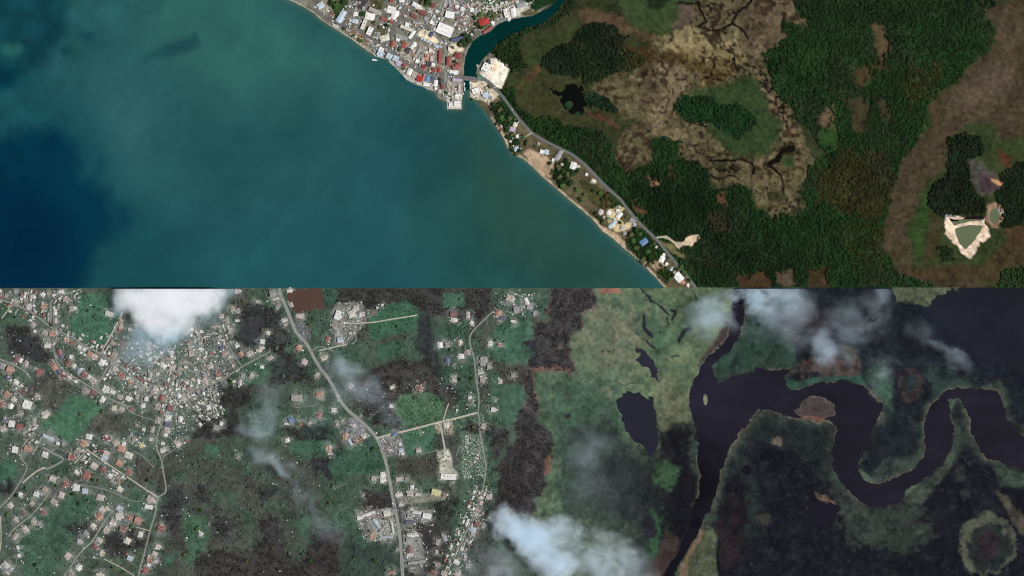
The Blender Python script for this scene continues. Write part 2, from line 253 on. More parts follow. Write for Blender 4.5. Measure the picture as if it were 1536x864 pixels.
for s, k, c, v in [("-200,150 120,150 320,280 180,320 30,340 -200,350", '1', (66, 92, 70), 0), ("30,330 200,310 340,380 380,500 470,560 480,640 380,680 280,640 60,560", '1', (58, 54, 56), 2), ("280,780 460,780 600,850 560,900 300,900", '1', (64, 60, 56), 0),
                   ("670,40 1000,40 1070,200 920,540 870,540 600,400 680,180", '1', (62, 106, 78), 0), ("500,500 780,580 860,680 820,790 700,740 620,660 500,560", '1', (78, 92, 76), 3),
                   ("230,0 700,0 600,130 480,210 420,230 350,120 240,90", '2', (84, 80, 70), 3), ("900,200 1150,300 1100,420 960,400 800,430 790,350", '2', (80, 76, 66), 3),
                   ("600,110 720,90 850,130 910,180 800,330 730,420 640,520 560,500 480,430 320,420 400,310 520,220", '2', (66, 112, 80), 0), ("-100,680 150,660 160,800 60,850 -100,830", '2', (56, 100, 76), 0),
                   ("800,520 900,520 900,600 800,600", '2', (62, 58, 52), 3), ("1200,600 1400,750 1440,864 1250,864 1170,760", '2', (78, 72, 62), 3), ("460,640 640,700 600,800 480,760", '2', (56, 84, 64), 0), ("880,60 100,90 0,200", '3', (80, 80, 70), 0),
                   ("0,0 90,10 140,110 -60,160 -100,0", '3', (50, 48, 54), 2),
                   ("200,400 400,250 600,150 850,150 850,300 700,380 680,480 600,680 500,860 200,900 150,600", '3', (60, 92, 70), 0), ("620,380 840,400 830,520 700,540 640,440", '3', (58, 56, 54), 2),
                   ("900,500 1080,480 1320,470 1280,640 1130,720 1000,700 900,580", '3', (56, 50, 48), 2), ("850,650 940,730 1180,864 700,900 740,720", '3', (66, 80, 58), 0), ("1180,100 1270,110 1260,220 1320,350 1200,340 1110,240", '3', (66, 98, 76), 0), ("1260,380 1350,400 1330,440", '3', (60, 110, 76), 0),
                   ("1130,640 1280,640 1240,800 1080,760", '3', (74, 88, 66), 0), ("1450,100 1560,100 1560,380 1450,320", '3', (52, 50, 54), 2),
                   ("650,280 700,180 870,190 1050,180 1050,270 920,320 930,420 880,520 760,540 660,480", '4', (56, 52, 57), 2), ("900,280 1060,260 1150,400 1180,520 1050,620 950,600 900,540", '4', (64, 62, 62), 2), ("960,640 1180,560 1300,700 1350,864 1000,864", '4', (62, 62, 62), 2),
                   ("760,700 900,640 960,720 930,864 740,864", '4', (60, 96, 70), 0), ("1400,-20 1540,-20 1540,180 1480,180", '4', (52, 84, 64), 0),
                   ("600,0 830,0 760,180 640,260 560,180 520,60", '5', (62, 56, 56), 2), ("300,230 480,230 560,330 680,260 680,440 560,480 420,480 300,480", '5', (54, 48, 50), 2),
                   ("400,520 560,540 520,620 400,600", '5', (58, 104, 74), 0), ("1130,480 1540,440 1540,640 1200,660", '5', (58, 98, 70), 0), ("1100,380 1540,340 1540,480 1250,500", '5', (50, 62, 58), 2), ("650,460 900,480 980,700 700,720", '5', (66, 84, 66), 3),
                   ("1200,700 1540,660 1560,864 1250,864", '5', (64, 56, 54), 2)]:
    g = c[1] > c[0] + 25
    c = tuple(v_ - 6 for v_ in c) if v == 2 else c
    S.paint(Z(s, k), c, 2 if g else 5, 5 if g else 10, .95 if g else .85, veg=v, dith=6 if g else 16)
S.paint(pts("250,690 480,690 500,740 490,864 480,980 240,980 250,760"), (72, 74, 62), 6, 12, .85, veg=3)
sw = (GX > 235) & (GX < 500) & (GY > 680)
S.mask(sw * sstep(.5, .64, fbm(GX, GY, 1 / 34., 451, 5, .6)) * .75, (60, 84, 64)); S.mask(sw * sstep(.46, .34, fbm(GX, GY, 1 / 22., 461, 5, .6)) * .6, (60, 54, 52))
for s, c, v in [("255,730 272,730 275,780 252,800 245,770", (58, 56, 60), 2), ("275,770 312,775 305,840 285,850 275,800", (62, 98, 70), 0), ("320,770 340,780 345,815 328,810", (56, 56, 56), 2), ("385,775 420,780 425,830 390,830", (56, 50, 52), 2), ("300,830 420,820 470,850 460,980 300,980", (64, 56, 52), 2), ("295,730 315,730 316,752 298,754", (58, 52, 54), 2), ("450,775 462,775 463,795 450,795", (62, 104, 70), 0), ("245,835 262,835 262,848 246,848", (56, 100, 78), 0), ("470,800 500,790 520,864 480,880 455,830", (58, 48, 46), 2), ("385,735 412,733 410,750 392,752", (50, 58, 58), 2), ("270,690 300,690 330,720 300,730", (66, 76, 60), 3), ("470,690 500,690 500,710 470,712", (46, 46, 50), 2)]:
    S.paint(pts(s), c, 5, 11, .85, veg=v, dith=18)
S.paint(pts("490,420 720,420 716,470 700,480 640,470 560,465 500,470"), (64, 62, 56), 3, 6, veg=2)
for s, c, v in [("500,455 545,450 550,485 515,520 498,520 500,480", (130, 128, 118), 0), ("556,466 570,464 585,454 609,450 624,459 626,472 630,477 624,495 598,501 560,510 555,510 553,485", (54, 98, 70), 0), ("663,442 695,439 697,461 666,462", (64, 106, 80), 0), ("566,515 600,510 602,535 565,545", (52, 90, 64), 0), ("480,432 508,432 505,458 490,455", (52, 86, 66), 0),
                ("627,466 645,470 652,500 650,530 636,530 625,500", (34, 37, 41), 4), ("560,545 655,535 660,578 655,600 560,600 555,570", (68, 60, 56), 2), ("655,490 700,480 702,505 720,560 718,615 690,625 660,575", (60, 88, 68), 0), ("545,600 590,590 600,640 565,640 545,625", (60, 56, 54), 2),
                ("602,590 642,588 663,602 668,615 663,629 642,634 605,640 592,620 590,607", (78, 110, 74), 0), ("668,580 685,580 680,615 668,625", (70, 58, 50), 2), ("602,650 650,636 652,675 610,681", (64, 104, 74), 0), ("587,686 656,680 656,713 600,718", (72, 66, 56), 3), ("500,676 565,659 576,688 580,707 548,713 505,723 490,700", (52, 88, 66), 0), ("480,718 585,722 590,745 545,770 500,760 480,790", (62, 82, 64), 0),
                ("545,735 588,735 590,765 548,768", (64, 54, 52), 2), ("480,795 510,795 512,864 480,880", (60, 52, 48), 2), ("510,820 575,815 600,840 600,900 500,900", (46, 64, 52), 3), ("535,775 555,775 556,810 538,812", (62, 90, 68), 0), ("612,782 649,774 675,774 676,797 671,843 649,900 607,900 605,850 632,806", (46, 39, 38), 4), ("645,748 700,748 700,780 650,778", (62, 66, 58), 2),
                ("596,745 664,740 668,752 600,757", (150, 142, 122), 0), ("533,766 590,762 594,808 552,812 540,790", (132, 128, 122), 0), ("600,766 652,766 648,782 604,780", (120, 116, 116), 0), ("605,800 632,798 634,845 606,852", (140, 136, 130), 0), ("524,628 540,622 552,652 530,668 512,652", (122, 118, 120), 0), ("567,658 590,650 605,681 578,686", (132, 124, 122), 0), ("444,486 462,486 468,508 452,512", (110, 110, 110), 0),
                ("656,675 674,675 680,705 687,710 686,720 659,719", (218, 208, 182), 0), ("650,634 682,632 680,650 654,652", (160, 148, 118), 0), ("652,650 664,648 668,672 656,674", (60, 66, 56), 0), ("690,625 720,620 730,690 728,720 690,720", (92, 116, 94), 0), ("700,630 725,640 722,655 690,645", (58, 50, 48), 2), ("720,640 760,640 765,670 745,690 735,670", (62, 60, 58), 2), ("700,720 735,720 700,800 672,850 672,800 690,760", (68, 92, 72), 0), ("725,740 760,740 740,830 700,864 690,864 700,820", (72, 78, 70), 3),
                ("722,420 740,420 738,460 728,475 712,495 706,510 703,500 712,480 720,460", (56, 46, 46), 2), ("725,480 760,485 760,520 715,520", (78, 78, 66), 3), ("747,477 795,479 797,504 782,517 802,527 790,552 747,540 730,532", (62, 102, 76), 0), ("735,560 785,560 788,600 770,640 730,625", (64, 98, 74), 0), ("740,545 795,550 790,575 755,570", (78, 68, 60), 3), ("742,420 825,420 825,475 800,480 760,485 740,470", (62, 88, 68), 0)]:
    g = c[1] > c[0] + 25 or min(c) > 100
    S.paint(pts(s), c, 2 if g else 5, 4 if g else 9, .95 if g else .88, veg=v, dith=4 if g else 14)
for s_ in ('356,478 385,474 398,484 396,502 386,516 368,520 355,510', '20,505 40,500 55,508 66,528 62,540 45,534 28,524'): S.paint(pts(s_), (48, 45, 49), 4, 7, .9, veg=4, dith=10)
S.paint(pts("632,462 650,470 656,505 662,540 672,575 690,590 684,612 668,590 655,560 640,535 628,505"), (40, 41, 44), 7, 10, .8, dith=14)  # shadow band right of the main road, put into the ground colour
# central marsh
CM = pts("890,420 1110,420 1105,480 1080,520 1050,545 1036,585 1034,620 1040,660 1030,720 1010,790 985,840 940,900 820,900 800,772 815,740 830,660 805,600 800,560 860,552 850,510 870,490 875,470 895,450")
S.paint(CM, (92, 108, 78), 3, 6, veg=0)
cmk = sstep(-4, 4, sdf(GX + WAX * 12, GY + WAY * 12, CM))
S.paint(pts("890,460 950,470 975,515 940,545 900,535 870,510 860,500"), (112, 112, 86), 14, 16, .8)
S.paint(pts("985,560 1035,560 1035,620 1010,680 990,640"), (108, 104, 78), 8, 12, .7)
S.paint(pts("805,560 860,560 930,570 940,640 950,690 980,700 970,780 830,780 830,660"), (58, 86, 64), 14, 18, .95, dith=24)
S.paint(pts("835,690 890,680 960,700 975,780 900,800 840,780"), (48, 62, 52), 12, 18, .85, dith=24)
S.paint(pts("850,640 900,620 960,690 1020,700 1015,760 950,780 880,740"), (36, 42, 40), 14, 20, .75, dith=30)
S.paint(pts("955,455 985,460 1000,500 985,540 965,520 950,500"), (66, 92, 68), 6, 10, .8)
S.paint(pts("985,650 1040,640 1050,800 1000,864 960,900 990,820 985,740 995,700"), (26, 24, 31), 9, 12, .97, dith=16)  # cloud shadow beside the river's left arm, painted into the marsh colour
S.mask(cmk * sstep(.52, .7, cs2) * .45 * (GY < 600), (128, 124, 92)); S.mask(cmk * sstep(.46, .3, cs2) * .5, (54, 76, 56)); S.mask(cmk * sstep(.52, .66, fbm(GX, GY, 1 / 38., 441, 5, .6)) * .5, (66, 92, 66))
S.paint(pts('930,690 985,650 1040,630 1050,700 1050,790 1010,850 975,900 920,900 945,800 940,740'), (24, 22, 29), 30, 20, .88, dith=18)  # wider soft spread of that cloud shadow, also painted as colour
S.paint(pts('850,650 940,660 990,720 990,800 900,790 850,740'), (36, 42, 42), 34, 18, .6, dith=18)
S.paint(pts("985,690 1000,685 1015,700 1010,730 995,735 980,715"), (54, 78, 52), 6, 11, dith=16)
S.paint(pts("980,765 995,770 1000,790 990,830 970,830 978,800"), (46, 78, 52), 6, 12, dith=18); S.paint(pts("962,780 985,775 990,805 965,805"), (32, 32, 38), 3, 7)
S.paint(pts("1000,800 1020,810 1005,850 975,900 950,900"), (62, 48, 44), 5, 6)
S.paint(pts("1075,505 1090,475 1098,455 1094,505 1062,535 1045,550 1052,535"), (70, 54, 52), 4, 5)
for s in ["895,436 910,432 925,432 930,440 905,442", "925,434 940,436"]:
    if len(pts(s)) > 2: S.paint(pts(s), (150, 92, 72), 2, 5)
# leafless woods
for s in ["825,420 892,420 892,454 870,472 865,492 850,497 842,509 852,542 860,552 850,560 835,549 815,554 795,557 790,552 802,537 805,527 785,519 790,509 800,504 800,482 825,477",
          "787,560 800,558 805,600 815,640 830,648 828,663 825,685 815,705 815,730 807,748 807,768 780,775 740,775 745,730 750,693 765,673 775,650 780,620 790,600"]:
    d = sdf(GX + WAX * 24, GY + WAY * 24, pts(s)) + (FINE - .5) * 9
    S.mask(sstep(-4, -1, d) * (GX > 782) * sstep(.40, .55, cs), (100, 74, 62))
    S.paint(pts(s), (56, 50, 50), 1.2, 12, veg=2, dith=9)
S.paint(pts("785,510 800,520 805,527 790,530 830,545 800,552 800,530"), (44, 42, 54), 3, 6, .8); S.paint(pts("785,516 795,508 802,520 792,522"), (44, 42, 54), 2, 3)
S.paint(pts("814,690 826,682 824,706 815,716"), (124, 82, 64), 2, 4, veg=0)
S.paint(pts("795,553 835,548 858,553 850,559 835,553 800,561"), (114, 76, 62), 1.2, 4, .8)
for s, w in [("962,432 973,445 975,452 988,457 995,465 1002,474", 1.5), ("1006,466 1012,470 1008,480", 2), ("965,472 968,490 974,500 977,505", 2.2), ("970,513 976,519 982,521", 1.8), ("1000,478 1003,488", 1.3), ("1018,510 1028,498 1036,495", 3.2), ("922,571 938,577 950,573", .8), ("985,569 990,575", 1), ("1008,534 1018,532", 1.2), ("1042,440 1046,450", 1.2)]:
    P = np.array(pts(s)); d = np.full(GX.shape, 99.)
    for i in range(len(P) - 1):
        e = P[i + 1] - P[i]; t = np.clip(((GX + WAX * 8 - P[i, 0]) * e[0] + (GY + WAY * 8 - P[i, 1]) * e[1]) / (e @ e), 0, 1)
        d = np.minimum(d, np.hypot(GX + WAX * 8 - P[i, 0] - t * e[0], GY + WAY * 8 - P[i, 1] - t * e[1]))
    S.mask(sstep(w + .8, w - .8, d + (dots - .5) * 2), (36, 36, 44))
for (x, y, r) in [(904, 527, 1.5), (914, 527, 1.5), (921, 525, 1.5), (913, 547, 1.5), (852, 623, 3), (955, 500, 1.5), (990, 498, 2), (999, 490, 1.5)]: S.paint(ell(x, y, r * 1.4, r), (36, 36, 44), .8, 1)
# flooded south east; its dark base colours also hold painted cloud shadow
FL = pts("1112,420 1114,482 1110,504 1080,537 1066,552 1082,572 1190,552 1175,564 1187,584 1272,571 1322,604 1309,648 1290,700 1322,729 1369,705 1389,680 1397,609 1439,582 1494,584 1512,627 1536,655 1700,650 1700,420")
FL2 = pts("1142,611 1254,639 1248,680 1287,748 1327,760 1352,753 1402,708 1429,668 1427,622 1437,597 1458,648 1484,688 1522,700 1700,715 1700,990 970,990 1010,864 1050,790 1082,710 1110,648 1130,622")
S.paint(FL, (40, 45, 51), 1, 2, veg=0); S.paint(FL2, (34, 32, 41), 1, 2, veg=0)
fm = ((sdf(GX, GY, FL) > -2) | (sdf(GX, GY, FL2) > -2)) & ~TOP
bank = -sd_rivs
nf = fbm(GX, GY, 1 / 30., 401, 4)
S.mask(fm * sstep(19, 4, bank + (nf - .5) * 34 + (FINE - .5) * 16) * .8, (58, 70, 58))
S.mask(fm * sstep(12, 3, bank + (nf - .5) * 16 + (FINE - .5) * 10) * (.25 + .4 * sstep(.4, .6, cs)), (92, 98, 76))
S.mask(fm * sstep(4.5, 1.2, bank + (FINE - .5) * 5) * sstep(.46, .62, cs) * .5, (108, 84, 70))
S.mask(fm * sstep(.68, .8, dots) * sstep(.4, .6, nf) * .5, (84, 84, 80))
S.mask(fm * sstep(.48, .66, cs2) * .45, (52, 58, 54)); S.mask(fm * sstep(.5, .36, fbm(GX, GY, 1 / 26., 431, 5, .65)) * .6, (30, 29, 36))
S.paint(pts("1114,480 1140,470 1190,500 1190,545 1135,552 1100,562 1082,570 1068,552 1085,535 1110,508"), (58, 84, 64), 6, 10, .85, dith=16)
S.paint(pts("1120,425 1200,425 1210,480 1150,475 1118,470"), (84, 96, 90), 6, 8, .8)
S.paint(pts("1165,470 1240,460 1260,480 1235,510 1190,515 1165,500"), (70, 58, 58), 6, 10, .8)
S.paint(pts("1185,550 1220,535 1270,530 1290,545 1288,566 1250,562 1205,566"), (100, 76, 64), 5, 12, .85, dith=20)
S.paint(pts("1260,515 1282,520 1290,540 1270,545"), (92, 88, 72), 3, 5)
S.paint(pts("1176,568 1200,570 1290,562 1300,580 1272,569 1232,572 1190,583 1178,578"), (58, 94, 72), 2, 3)
S.paint(pts("1288,560 1330,540 1340,580 1338,620 1322,600"), (72, 100, 78), 5, 7)
S.paint(pts('1380,470 1400,440 1450,400 1720,400 1720,580 1536,575 1480,560 1420,540 1385,510'), (37, 40, 50), 16, 18, .95, dith=20)
S.paint(pts("1335,425 1440,425 1438,438 1410,446 1395,462 1370,455 1345,452"), (108, 112, 80), 1.5, 5)
S.paint(ell(1367, 578, 24, 34), (38, 41, 47), 5, 8, dith=14); S.paint(ell(1367, 578, 18, 27), (80, 64, 62), 3, 7, .85, dith=14); S.paint(ell(1366, 575, 10, 14), (50, 60, 58), 3, 5, dith=8)
S.paint(pts("1390,540 1420,550 1445,575 1400,600 1388,575"), (58, 78, 66), 6, 8, .8)
S.paint(pts("1305,640 1330,650 1380,650 1375,690 1330,712 1300,705 1295,690"), (42, 48, 50), 6, 8, .9)
S.paint(pts("1325,690 1370,680 1385,670 1370,705 1325,725 1298,722"), (78, 86, 72), 4, 6, .8)
S.paint(ISLE, (74, 62, 60), 3, 4); S.paint(pts("1195,622 1215,624 1245,630 1237,634 1205,630"), (120, 76, 62), 1.5, 2); S.paint(ISLET, (122, 116, 92), 1, 1)
S.paint(pts("1256,690 1268,728 1300,764 1350,760 1365,745 1395,775 1398,800 1375,825 1270,812 1250,770"), (74, 82, 66), 8, 14, .7, dith=26)
S.paint(pts("1115,640 1145,615 1240,640 1245,700 1235,730 1200,690 1150,665 1115,670"), (50, 56, 50), 9, 14, .6, dith=26)
S.paint(pts("1360,750 1400,715 1430,672 1432,690 1405,730 1380,760"), (86, 94, 74), 3, 4, .8)
S.paint(pts("1100,690 1125,680 1140,760 1150,800 1115,800 1120,740"), (52, 62, 54), 6, 8, .8)
S.paint(ell(1095, 795, 20, 62, 4), (54, 41, 42), 4, 9, .9, dith=16); S.paint(ell(1090, 770, 7, 24), (40, 42, 42), 3, 6, dith=10)
S.paint(pts("1035,830 1060,790 1075,800 1078,864 1070,940 1015,940 1015,864"), (82, 86, 64), 4, 7, dith=10); S.paint(pts("1020,850 1050,795 1056,800 1030,850 1020,940 1008,940"), (122, 94, 72), 2, 4, .85, dith=6)
S.paint(pts("1080,800 1078,830 1082,864 1078,864 1074,830"), (26, 28, 28), 1, 1)
S.paint(ell(1482, 818, 44, 48), (98, 98, 76), 2.5, 9, dith=14); S.paint(ell(1485, 823, 31, 38), (50, 58, 50), 4, 8, dith=12); S.paint(ell(1482, 818, 15, 25), (62, 48, 53), 5, 9, .9, dith=14)
S.paint(pts("1490,735 1510,745 1540,775 1580,790 1580,820 1530,800 1512,770"), (104, 92, 72), 3, 6, .8); S.paint(pts("1490,700 1580,715 1580,730 1500,728"), (84, 100, 78), 4, 5, .8)
S.paint(ell(1164, 664, 9, 6, 20), (116, 100, 82), 2, 7, dith=8); S.paint(pts("1221,738 1240,742 1256,758 1238,752 1226,745"), (136, 104, 80), 1.5, 3); S.paint(ell(1145, 778, 12, 8), (74, 68, 56), 3, 4)
S.paint(ell(1440, 710, 10, 12), (66, 64, 60), 4, 6); S.paint(ell(1448, 740, 8, 8), (62, 62, 58), 4, 6)

HS = {'1': "150 125 55 40 20 T;275 80 35 45 0 T;260 165 50 40 20 W;390 160 60 50 15 O;590 100 70 40 10 T;545 30 50 30 0 W;430 45 30 25 0 W;385 60 40 40 30 W;60 70 35 35 0 T;140 30 30 30 0 T;490 215 35 60 0 W;490 290 45 50 5 T;635 185 50 50 10 T;665 180 30 25 0 W;295 325 50 45 30 T;310 385 35 30 30 T;400 400 60 40 30 T;465 405 60 45 30 O;500 385 30 30 0 W;590 460 55 50 25 O;640 485 40 30 30 C;705 525 40 35 30 W;750 545 35 30 30 W;800 585 55 45 25 O;840 610 55 45 25 C;905 660 60 55 15 W;425 510 65 40 20 W;480 490 25 25 0 W;530 570 45 60 0 R;545 605 40 40 30 N;630 610 35 40 20 P;605 665 50 60 20 M;655 690 40 45 30 W;710 735 45 40 30 L;745 770 50 45 20 R;790 790 35 45 20 W;830 820 70 50 30 P;150 630 55 50 25 M;185 640 35 50 25 W;230 670 45 60 15 T;20 690 60 60 20 G;90 725 70 60 20 O;75 800 50 50 30 N;145 835 50 40 30 W;355 745 60 60 15 R;320 715 40 30 30 W;485 705 60 55 30 O;460 670 30 25 0 Y;520 740 40 40 30 N;565 770 70 55 30 M;620 795 40 30 30 W;675 830 35 30 20 Y;1090 500 65 60 10 M;1000 490 50 40 10 T;970 230 80 45 20 C;1065 335 45 60 15 T;1075 295 40 40 15 P;1060 375 35 35 10 T;1150 365 35 30 0 W;1205 330 35 30 20 P;1310 495 60 50 0 T;1015 600 60 60 10 T;1020 720 50 50 20 P;1080 775 65 55 10 R;1160 835 50 45 20 O;1130 800 30 30 10 W;1330 630 40 35 10 W;1450 690 60 50 10 W;1330 770 40 60 0 G;1400 760 30 30 0 W;1500 640 40 40 10 G",
'2': "65 80 60 60 10 O;125 125 50 45 10 W;25 165 60 55 10 R;95 185 45 50 10 W;245 170 90 80 20 W;270 195 40 50 10 R;330 100 55 50 40 T;405 255 75 60 -30 C;185 245 60 50 -20 G;310 375 60 25 -40 C;175 365 60 55 5 R;50 305 60 50 10 N;105 340 60 60 5 W;30 385 60 50 -20 P;215 415 45 35 0 G;300 320 40 70 0 G;430 465 120 35 30 L;515 515 35 30 20 Y;560 515 25 25 0 W;250 565 80 50 10 O;135 570 60 60 10 W;400 615 50 60 -60 W;745 510 75 60 15 O;695 580 60 60 20 G;635 635 75 60 0 R;790 455 60 50 10 W;950 465 85 60 10 M;1025 510 60 60 -30 T;1075 560 80 60 15 O;1140 620 80 60 20 C;945 605 60 50 20 P;930 640 50 60 -50 L;1060 690 65 60 20 O;835 715 70 60 20 P;915 745 60 50 20 M;770 795 80 70 25 R;680 770 50 40 20 W;980 800 45 40 10 W;1060 840 55 40 20 M;1140 765 55 50 20 R;1255 530 50 40 0 Y;1100 520 40 40 20 W;1165 435 30 25 0 W;1190 480 40 40 0 T;1400 305 55 60 10 T;1485 350 60 40 5 N;1480 390 60 45 5 P;1490 285 60 50 5 W;1510 200 60 60 5 M;1430 100 50 40 5 O;1420 130 50 30 5 W;1400 190 60 60 5 G;1270 180 40 40 10 W;1215 355 30 25 0 W;1275 390 35 25 0 W;1350 395 40 50 5 T;1445 570 60 40 10 C;1445 515 40 30 0 T;1470 440 40 30 0 W;1340 480 35 30 0 W;1075 215 60 50 10 T;1015 200 50 45 20 C;1065 100 60 40 20 P;1140 115 60 40 30 W;940 35 70 60 20 W;830 70 60 50 10 M;760 50 70 50 15 G;910 125 50 50 10 W;1170 210 30 30 0 G;1000 60 50 40 20 W;1220 100 40 40 0 T;1300 120 40 40 10 W;1350 60 40 40 10 G;1250 30 50 40 10 G;1380 30 50 40 10 W;1310 40 30 30 0 W;470 830 70 50 20 P",
'3': "480 15 50 45 10 P;585 45 60 60 10 R;675 80 60 70 -70 W;755 110 50 60 -80 L;890 165 75 55 30 P;1065 95 60 45 10 C;545 145 60 60 20 P;480 205 70 50 25 P;400 95 50 50 10 T;325 140 55 45 20 W;285 220 45 45 20 T;95 235 60 50 20 P;185 140 40 40 20 W;215 295 35 30 30 W;140 365 45 60 -20 T;390 300 70 50 20 M;300 390 70 40 20 T;350 400 40 35 20 T;225 450 70 55 20 P;135 510 70 50 -40 T;160 610 25 40 -20 W;170 680 30 30 0 C;1335 185 80 55 25 P;1320 250 80 40 15 W;905 280 50 60 -20 P;945 265 40 40 0 Y;1060 265 70 50 15 L;1060 330 80 60 -10 C;880 335 60 70 20 O;1000 395 60 55 25 W;1150 345 60 45 20 R;1225 370 70 60 20 O;1090 445 70 60 10 M;830 420 55 40 25 C;945 455 60 55 25 P;765 490 60 45 15 G;710 560 50 45 25 L;880 545 60 45 30 P;845 605 60 45 35 M;905 660 55 45 30 C;605 685 60 60 25 P;700 785 50 60 20 W;635 840 50 40 10 T;1130 550 60 60 30 C;1245 495 50 50 5 W;1430 440 70 60 20 R;1400 605 55 50 15 W;1370 665 55 45 25 P;1155 705 60 45 20 L;1325 715 60 50 20 R;1385 735 40 30 20 W;1320 765 40 30 20 C;1290 815 60 60 25 R;890 850 90 25 5 C;1045 15 60 40 0 M;1000 10 40 30 0 T;60 790 130 90 40 G",
'4': "685 30 45 45 10 P;1000 45 60 60 10 G;1030 95 60 25 -10 W;865 120 40 30 0 C;690 205 45 35 15 G;685 290 45 25 5 G;620 390 40 35 10 R;685 510 45 35 -20 W;910 475 50 45 10 W;890 540 90 35 -15 C;720 585 50 45 15 O;800 580 70 50 10 P;975 620 60 40 -10 T;905 700 40 30 0 W;815 780 45 40 20 P;960 400 40 40 20 C;1100 285 50 40 20 C;1110 325 30 30 0 W;1245 245 80 40 -5 P;1160 150 45 50 10 T;1150 20 60 35 10 C;1490 455 60 45 -35 R;1230 535 60 50 10 O;1280 655 60 45 10 P;1450 620 60 50 15 C;1390 775 45 45 20 T;545 525 45 35 15 N;280 580 50 50 20 P;265 530 40 35 20 O;455 580 40 35 10 T;445 690 60 45 -10 P;515 755 60 55 -20 R;400 820 60 45 20 P;575 580 60 40 10 T;485 340 60 20 -10 W;550 250 40 40 0 C;590 290 40 60 0 T;520 450 50 60 10 G;350 490 35 35 0 T;340 430 40 40 0 G;360 540 40 30 20 C;245 480 30 20 0 W;400 610 40 20 -30 W;220 655 40 20 0 W;650 690 30 30 0 W;620 610 30 25 0 W;735 775 35 30 10 C;710 840 35 60 0 P;585 835 25 20 0 W;110 710 60 40 10 P;180 720 50 40 20 T;240 840 30 30 0 W;340 830 30 50 10 W;1040 160 40 40 0 G;640 190 40 40 0 G",
'5': "430 195 45 45 20 W;440 245 50 25 -10 P;500 375 60 50 10 G;545 340 35 40 10 T;240 490 35 25 20 L;160 515 55 55 0 P;100 195 60 55 0 M;85 275 50 50 0 C;60 400 60 40 10 P;30 575 60 35 20 P;180 300 40 60 0 W;170 90 40 40 0 W;260 60 50 40 10 G;380 155 30 25 10 W;210 120 40 40 0 C;90 40 25 25 0 Y;20 110 50 60 0 R;1410 80 60 45 -5 O;1215 110 110 60 0 T;1165 305 55 50 10 B;1120 340 40 20 0 W;1415 265 55 50 15 R;1330 330 45 30 -20 W;1250 345 40 20 0 W;1530 225 30 40 0 W;1495 560 60 70 5 O;1510 605 50 20 -5 W;1130 485 40 45 -20 W;695 630 15 12 0 W",
'6': "365 490 40 40 30 W;430 405 15 15 0 W",
'7': "160 240 60 90 20 W;280 230 70 70 -20 C;370 235 60 45 0 W;130 330 50 45 0 G;150 400 50 60 0 G;180 460 60 50 -30 L;30 620 60 40 0 C;510 175 25 25 0 W;555 150 25 25 0 W;470 220 30 40 0 C;1185 235 70 60 10 M;1195 285 50 35 10 W;1065 505 50 60 -10 W;1130 505 50 50 -5 G;1240 480 40 50 0 C;1250 605 60 50 0 W;1305 575 55 60 10 G;1130 645 50 60 5 N;1195 675 30 15 0 W;1190 815 50 30 20 W;1425 750 60 25 0 C;1440 810 50 50 10 T;1310 240 40 60 0 P;1345 310 40 40 0 W;1500 490 40 40 20 T;1440 640 40 60 0 T;1500 700 40 40 0 T;270 400 25 25 0 W;320 180 50 50 0 C",
'8': "125 220 50 40 0 W;225 450 50 70 10 O;265 505 30 70 -30 L;335 485 90 45 -20 M;390 455 40 40 -20 C;300 365 45 35 20 P;275 10 50 30 10 C;640 15 50 35 -30 C;885 25 80 60 10 M;635 185 40 30 10 W;890 415 20 20 0 W;1215 220 20 25 0 B;1330 110 40 30 0 W;1335 155 25 25 0 C;720 575 50 40 -20 L;735 605 40 25 -10 L;665 435 50 30 10 B;690 490 30 30 0 G;710 520 25 30 0 W;1120 350 60 50 10 C;1450 375 50 35 20 P;875 575 50 40 10 P;1140 810 160 60 3 W;480 825 50 40 10 P;560 790 50 50 -20 W;700 830 60 40 5 P;770 830 40 30 0 T;1520 200 30 40 0 W;155 350 30 30 20 W;200 310 25 30 0 W;10 85 40 60 0 C",
'9': "560 10 60 40 0 W;430 310 130 25 -20 W;355 345 60 35 -10 W;595 305 70 60 0 C;500 400 30 110 -35 L;560 430 30 110 40 G;640 430 20 110 0 W;590 515 130 20 -5 L;470 510 60 60 20 O;480 370 30 40 -30 M;700 140 70 40 10 C;800 130 60 50 5 P;870 140 60 30 5 W;1030 120 90 55 10 Y;1105 150 40 40 0 O;815 75 40 40 0 W;720 235 50 20 0 L;810 270 35 30 0 W;860 300 90 25 5 W;950 330 90 55 10 W;800 330 60 40 0 G;790 385 80 30 -5 N;820 495 110 35 -5 W;800 540 80 40 -5 G;795 630 55 60 0 M;800 675 70 30 0 W;860 740 180 30 -8 G;820 790 60 20 0 C;1045 560 40 40 10 T;1105 530 45 60 -20 G;1035 650 35 40 10 W;1040 760 50 40 0 G;1000 830 60 40 30 M;1100 840 60 40 0 P;1220 840 60 40 0 P;1430 215 35 40 15 W;1400 280 45 40 15 P;1385 320 30 30 15 W;1385 405 50 50 15 M;1355 450 60 40 15 L;1355 495 40 35 15 R;1300 550 40 30 15 W;1260 620 35 40 15 W;1445 410 40 60 15 T;1500 345 30 20 0 W;1430 170 40 30 15 G;1500 160 60 40 10 P;1210 740 60 40 0 W;640 830 70 30 -10 O;1310 770 40 40 0 T;690 625 25 25 0 W;1290 690 30 25 0 C;385 145 25 22 0 W",
'a': "430 150 40 35 -30 O;480 80 40 40 -30 P;650 150 25 25 0 W;620 110 40 40 0 G;455 180 40 25 0 N;500 60 40 50 -30 P;520 200 35 15 10 W;435 210 12 12 0 W;380 335 30 25 10 W;440 340 30 25 0 O;340 440 40 60 0 G;400 730 30 30 10 W;415 675 15 15 0 W;440 560 30 30 0 P;520 525 30 25 0 G;160 545 30 20 20 W;340 830 30 30 0 P;540 130 40 40 0 G;600 80 25 50 -30 W"}
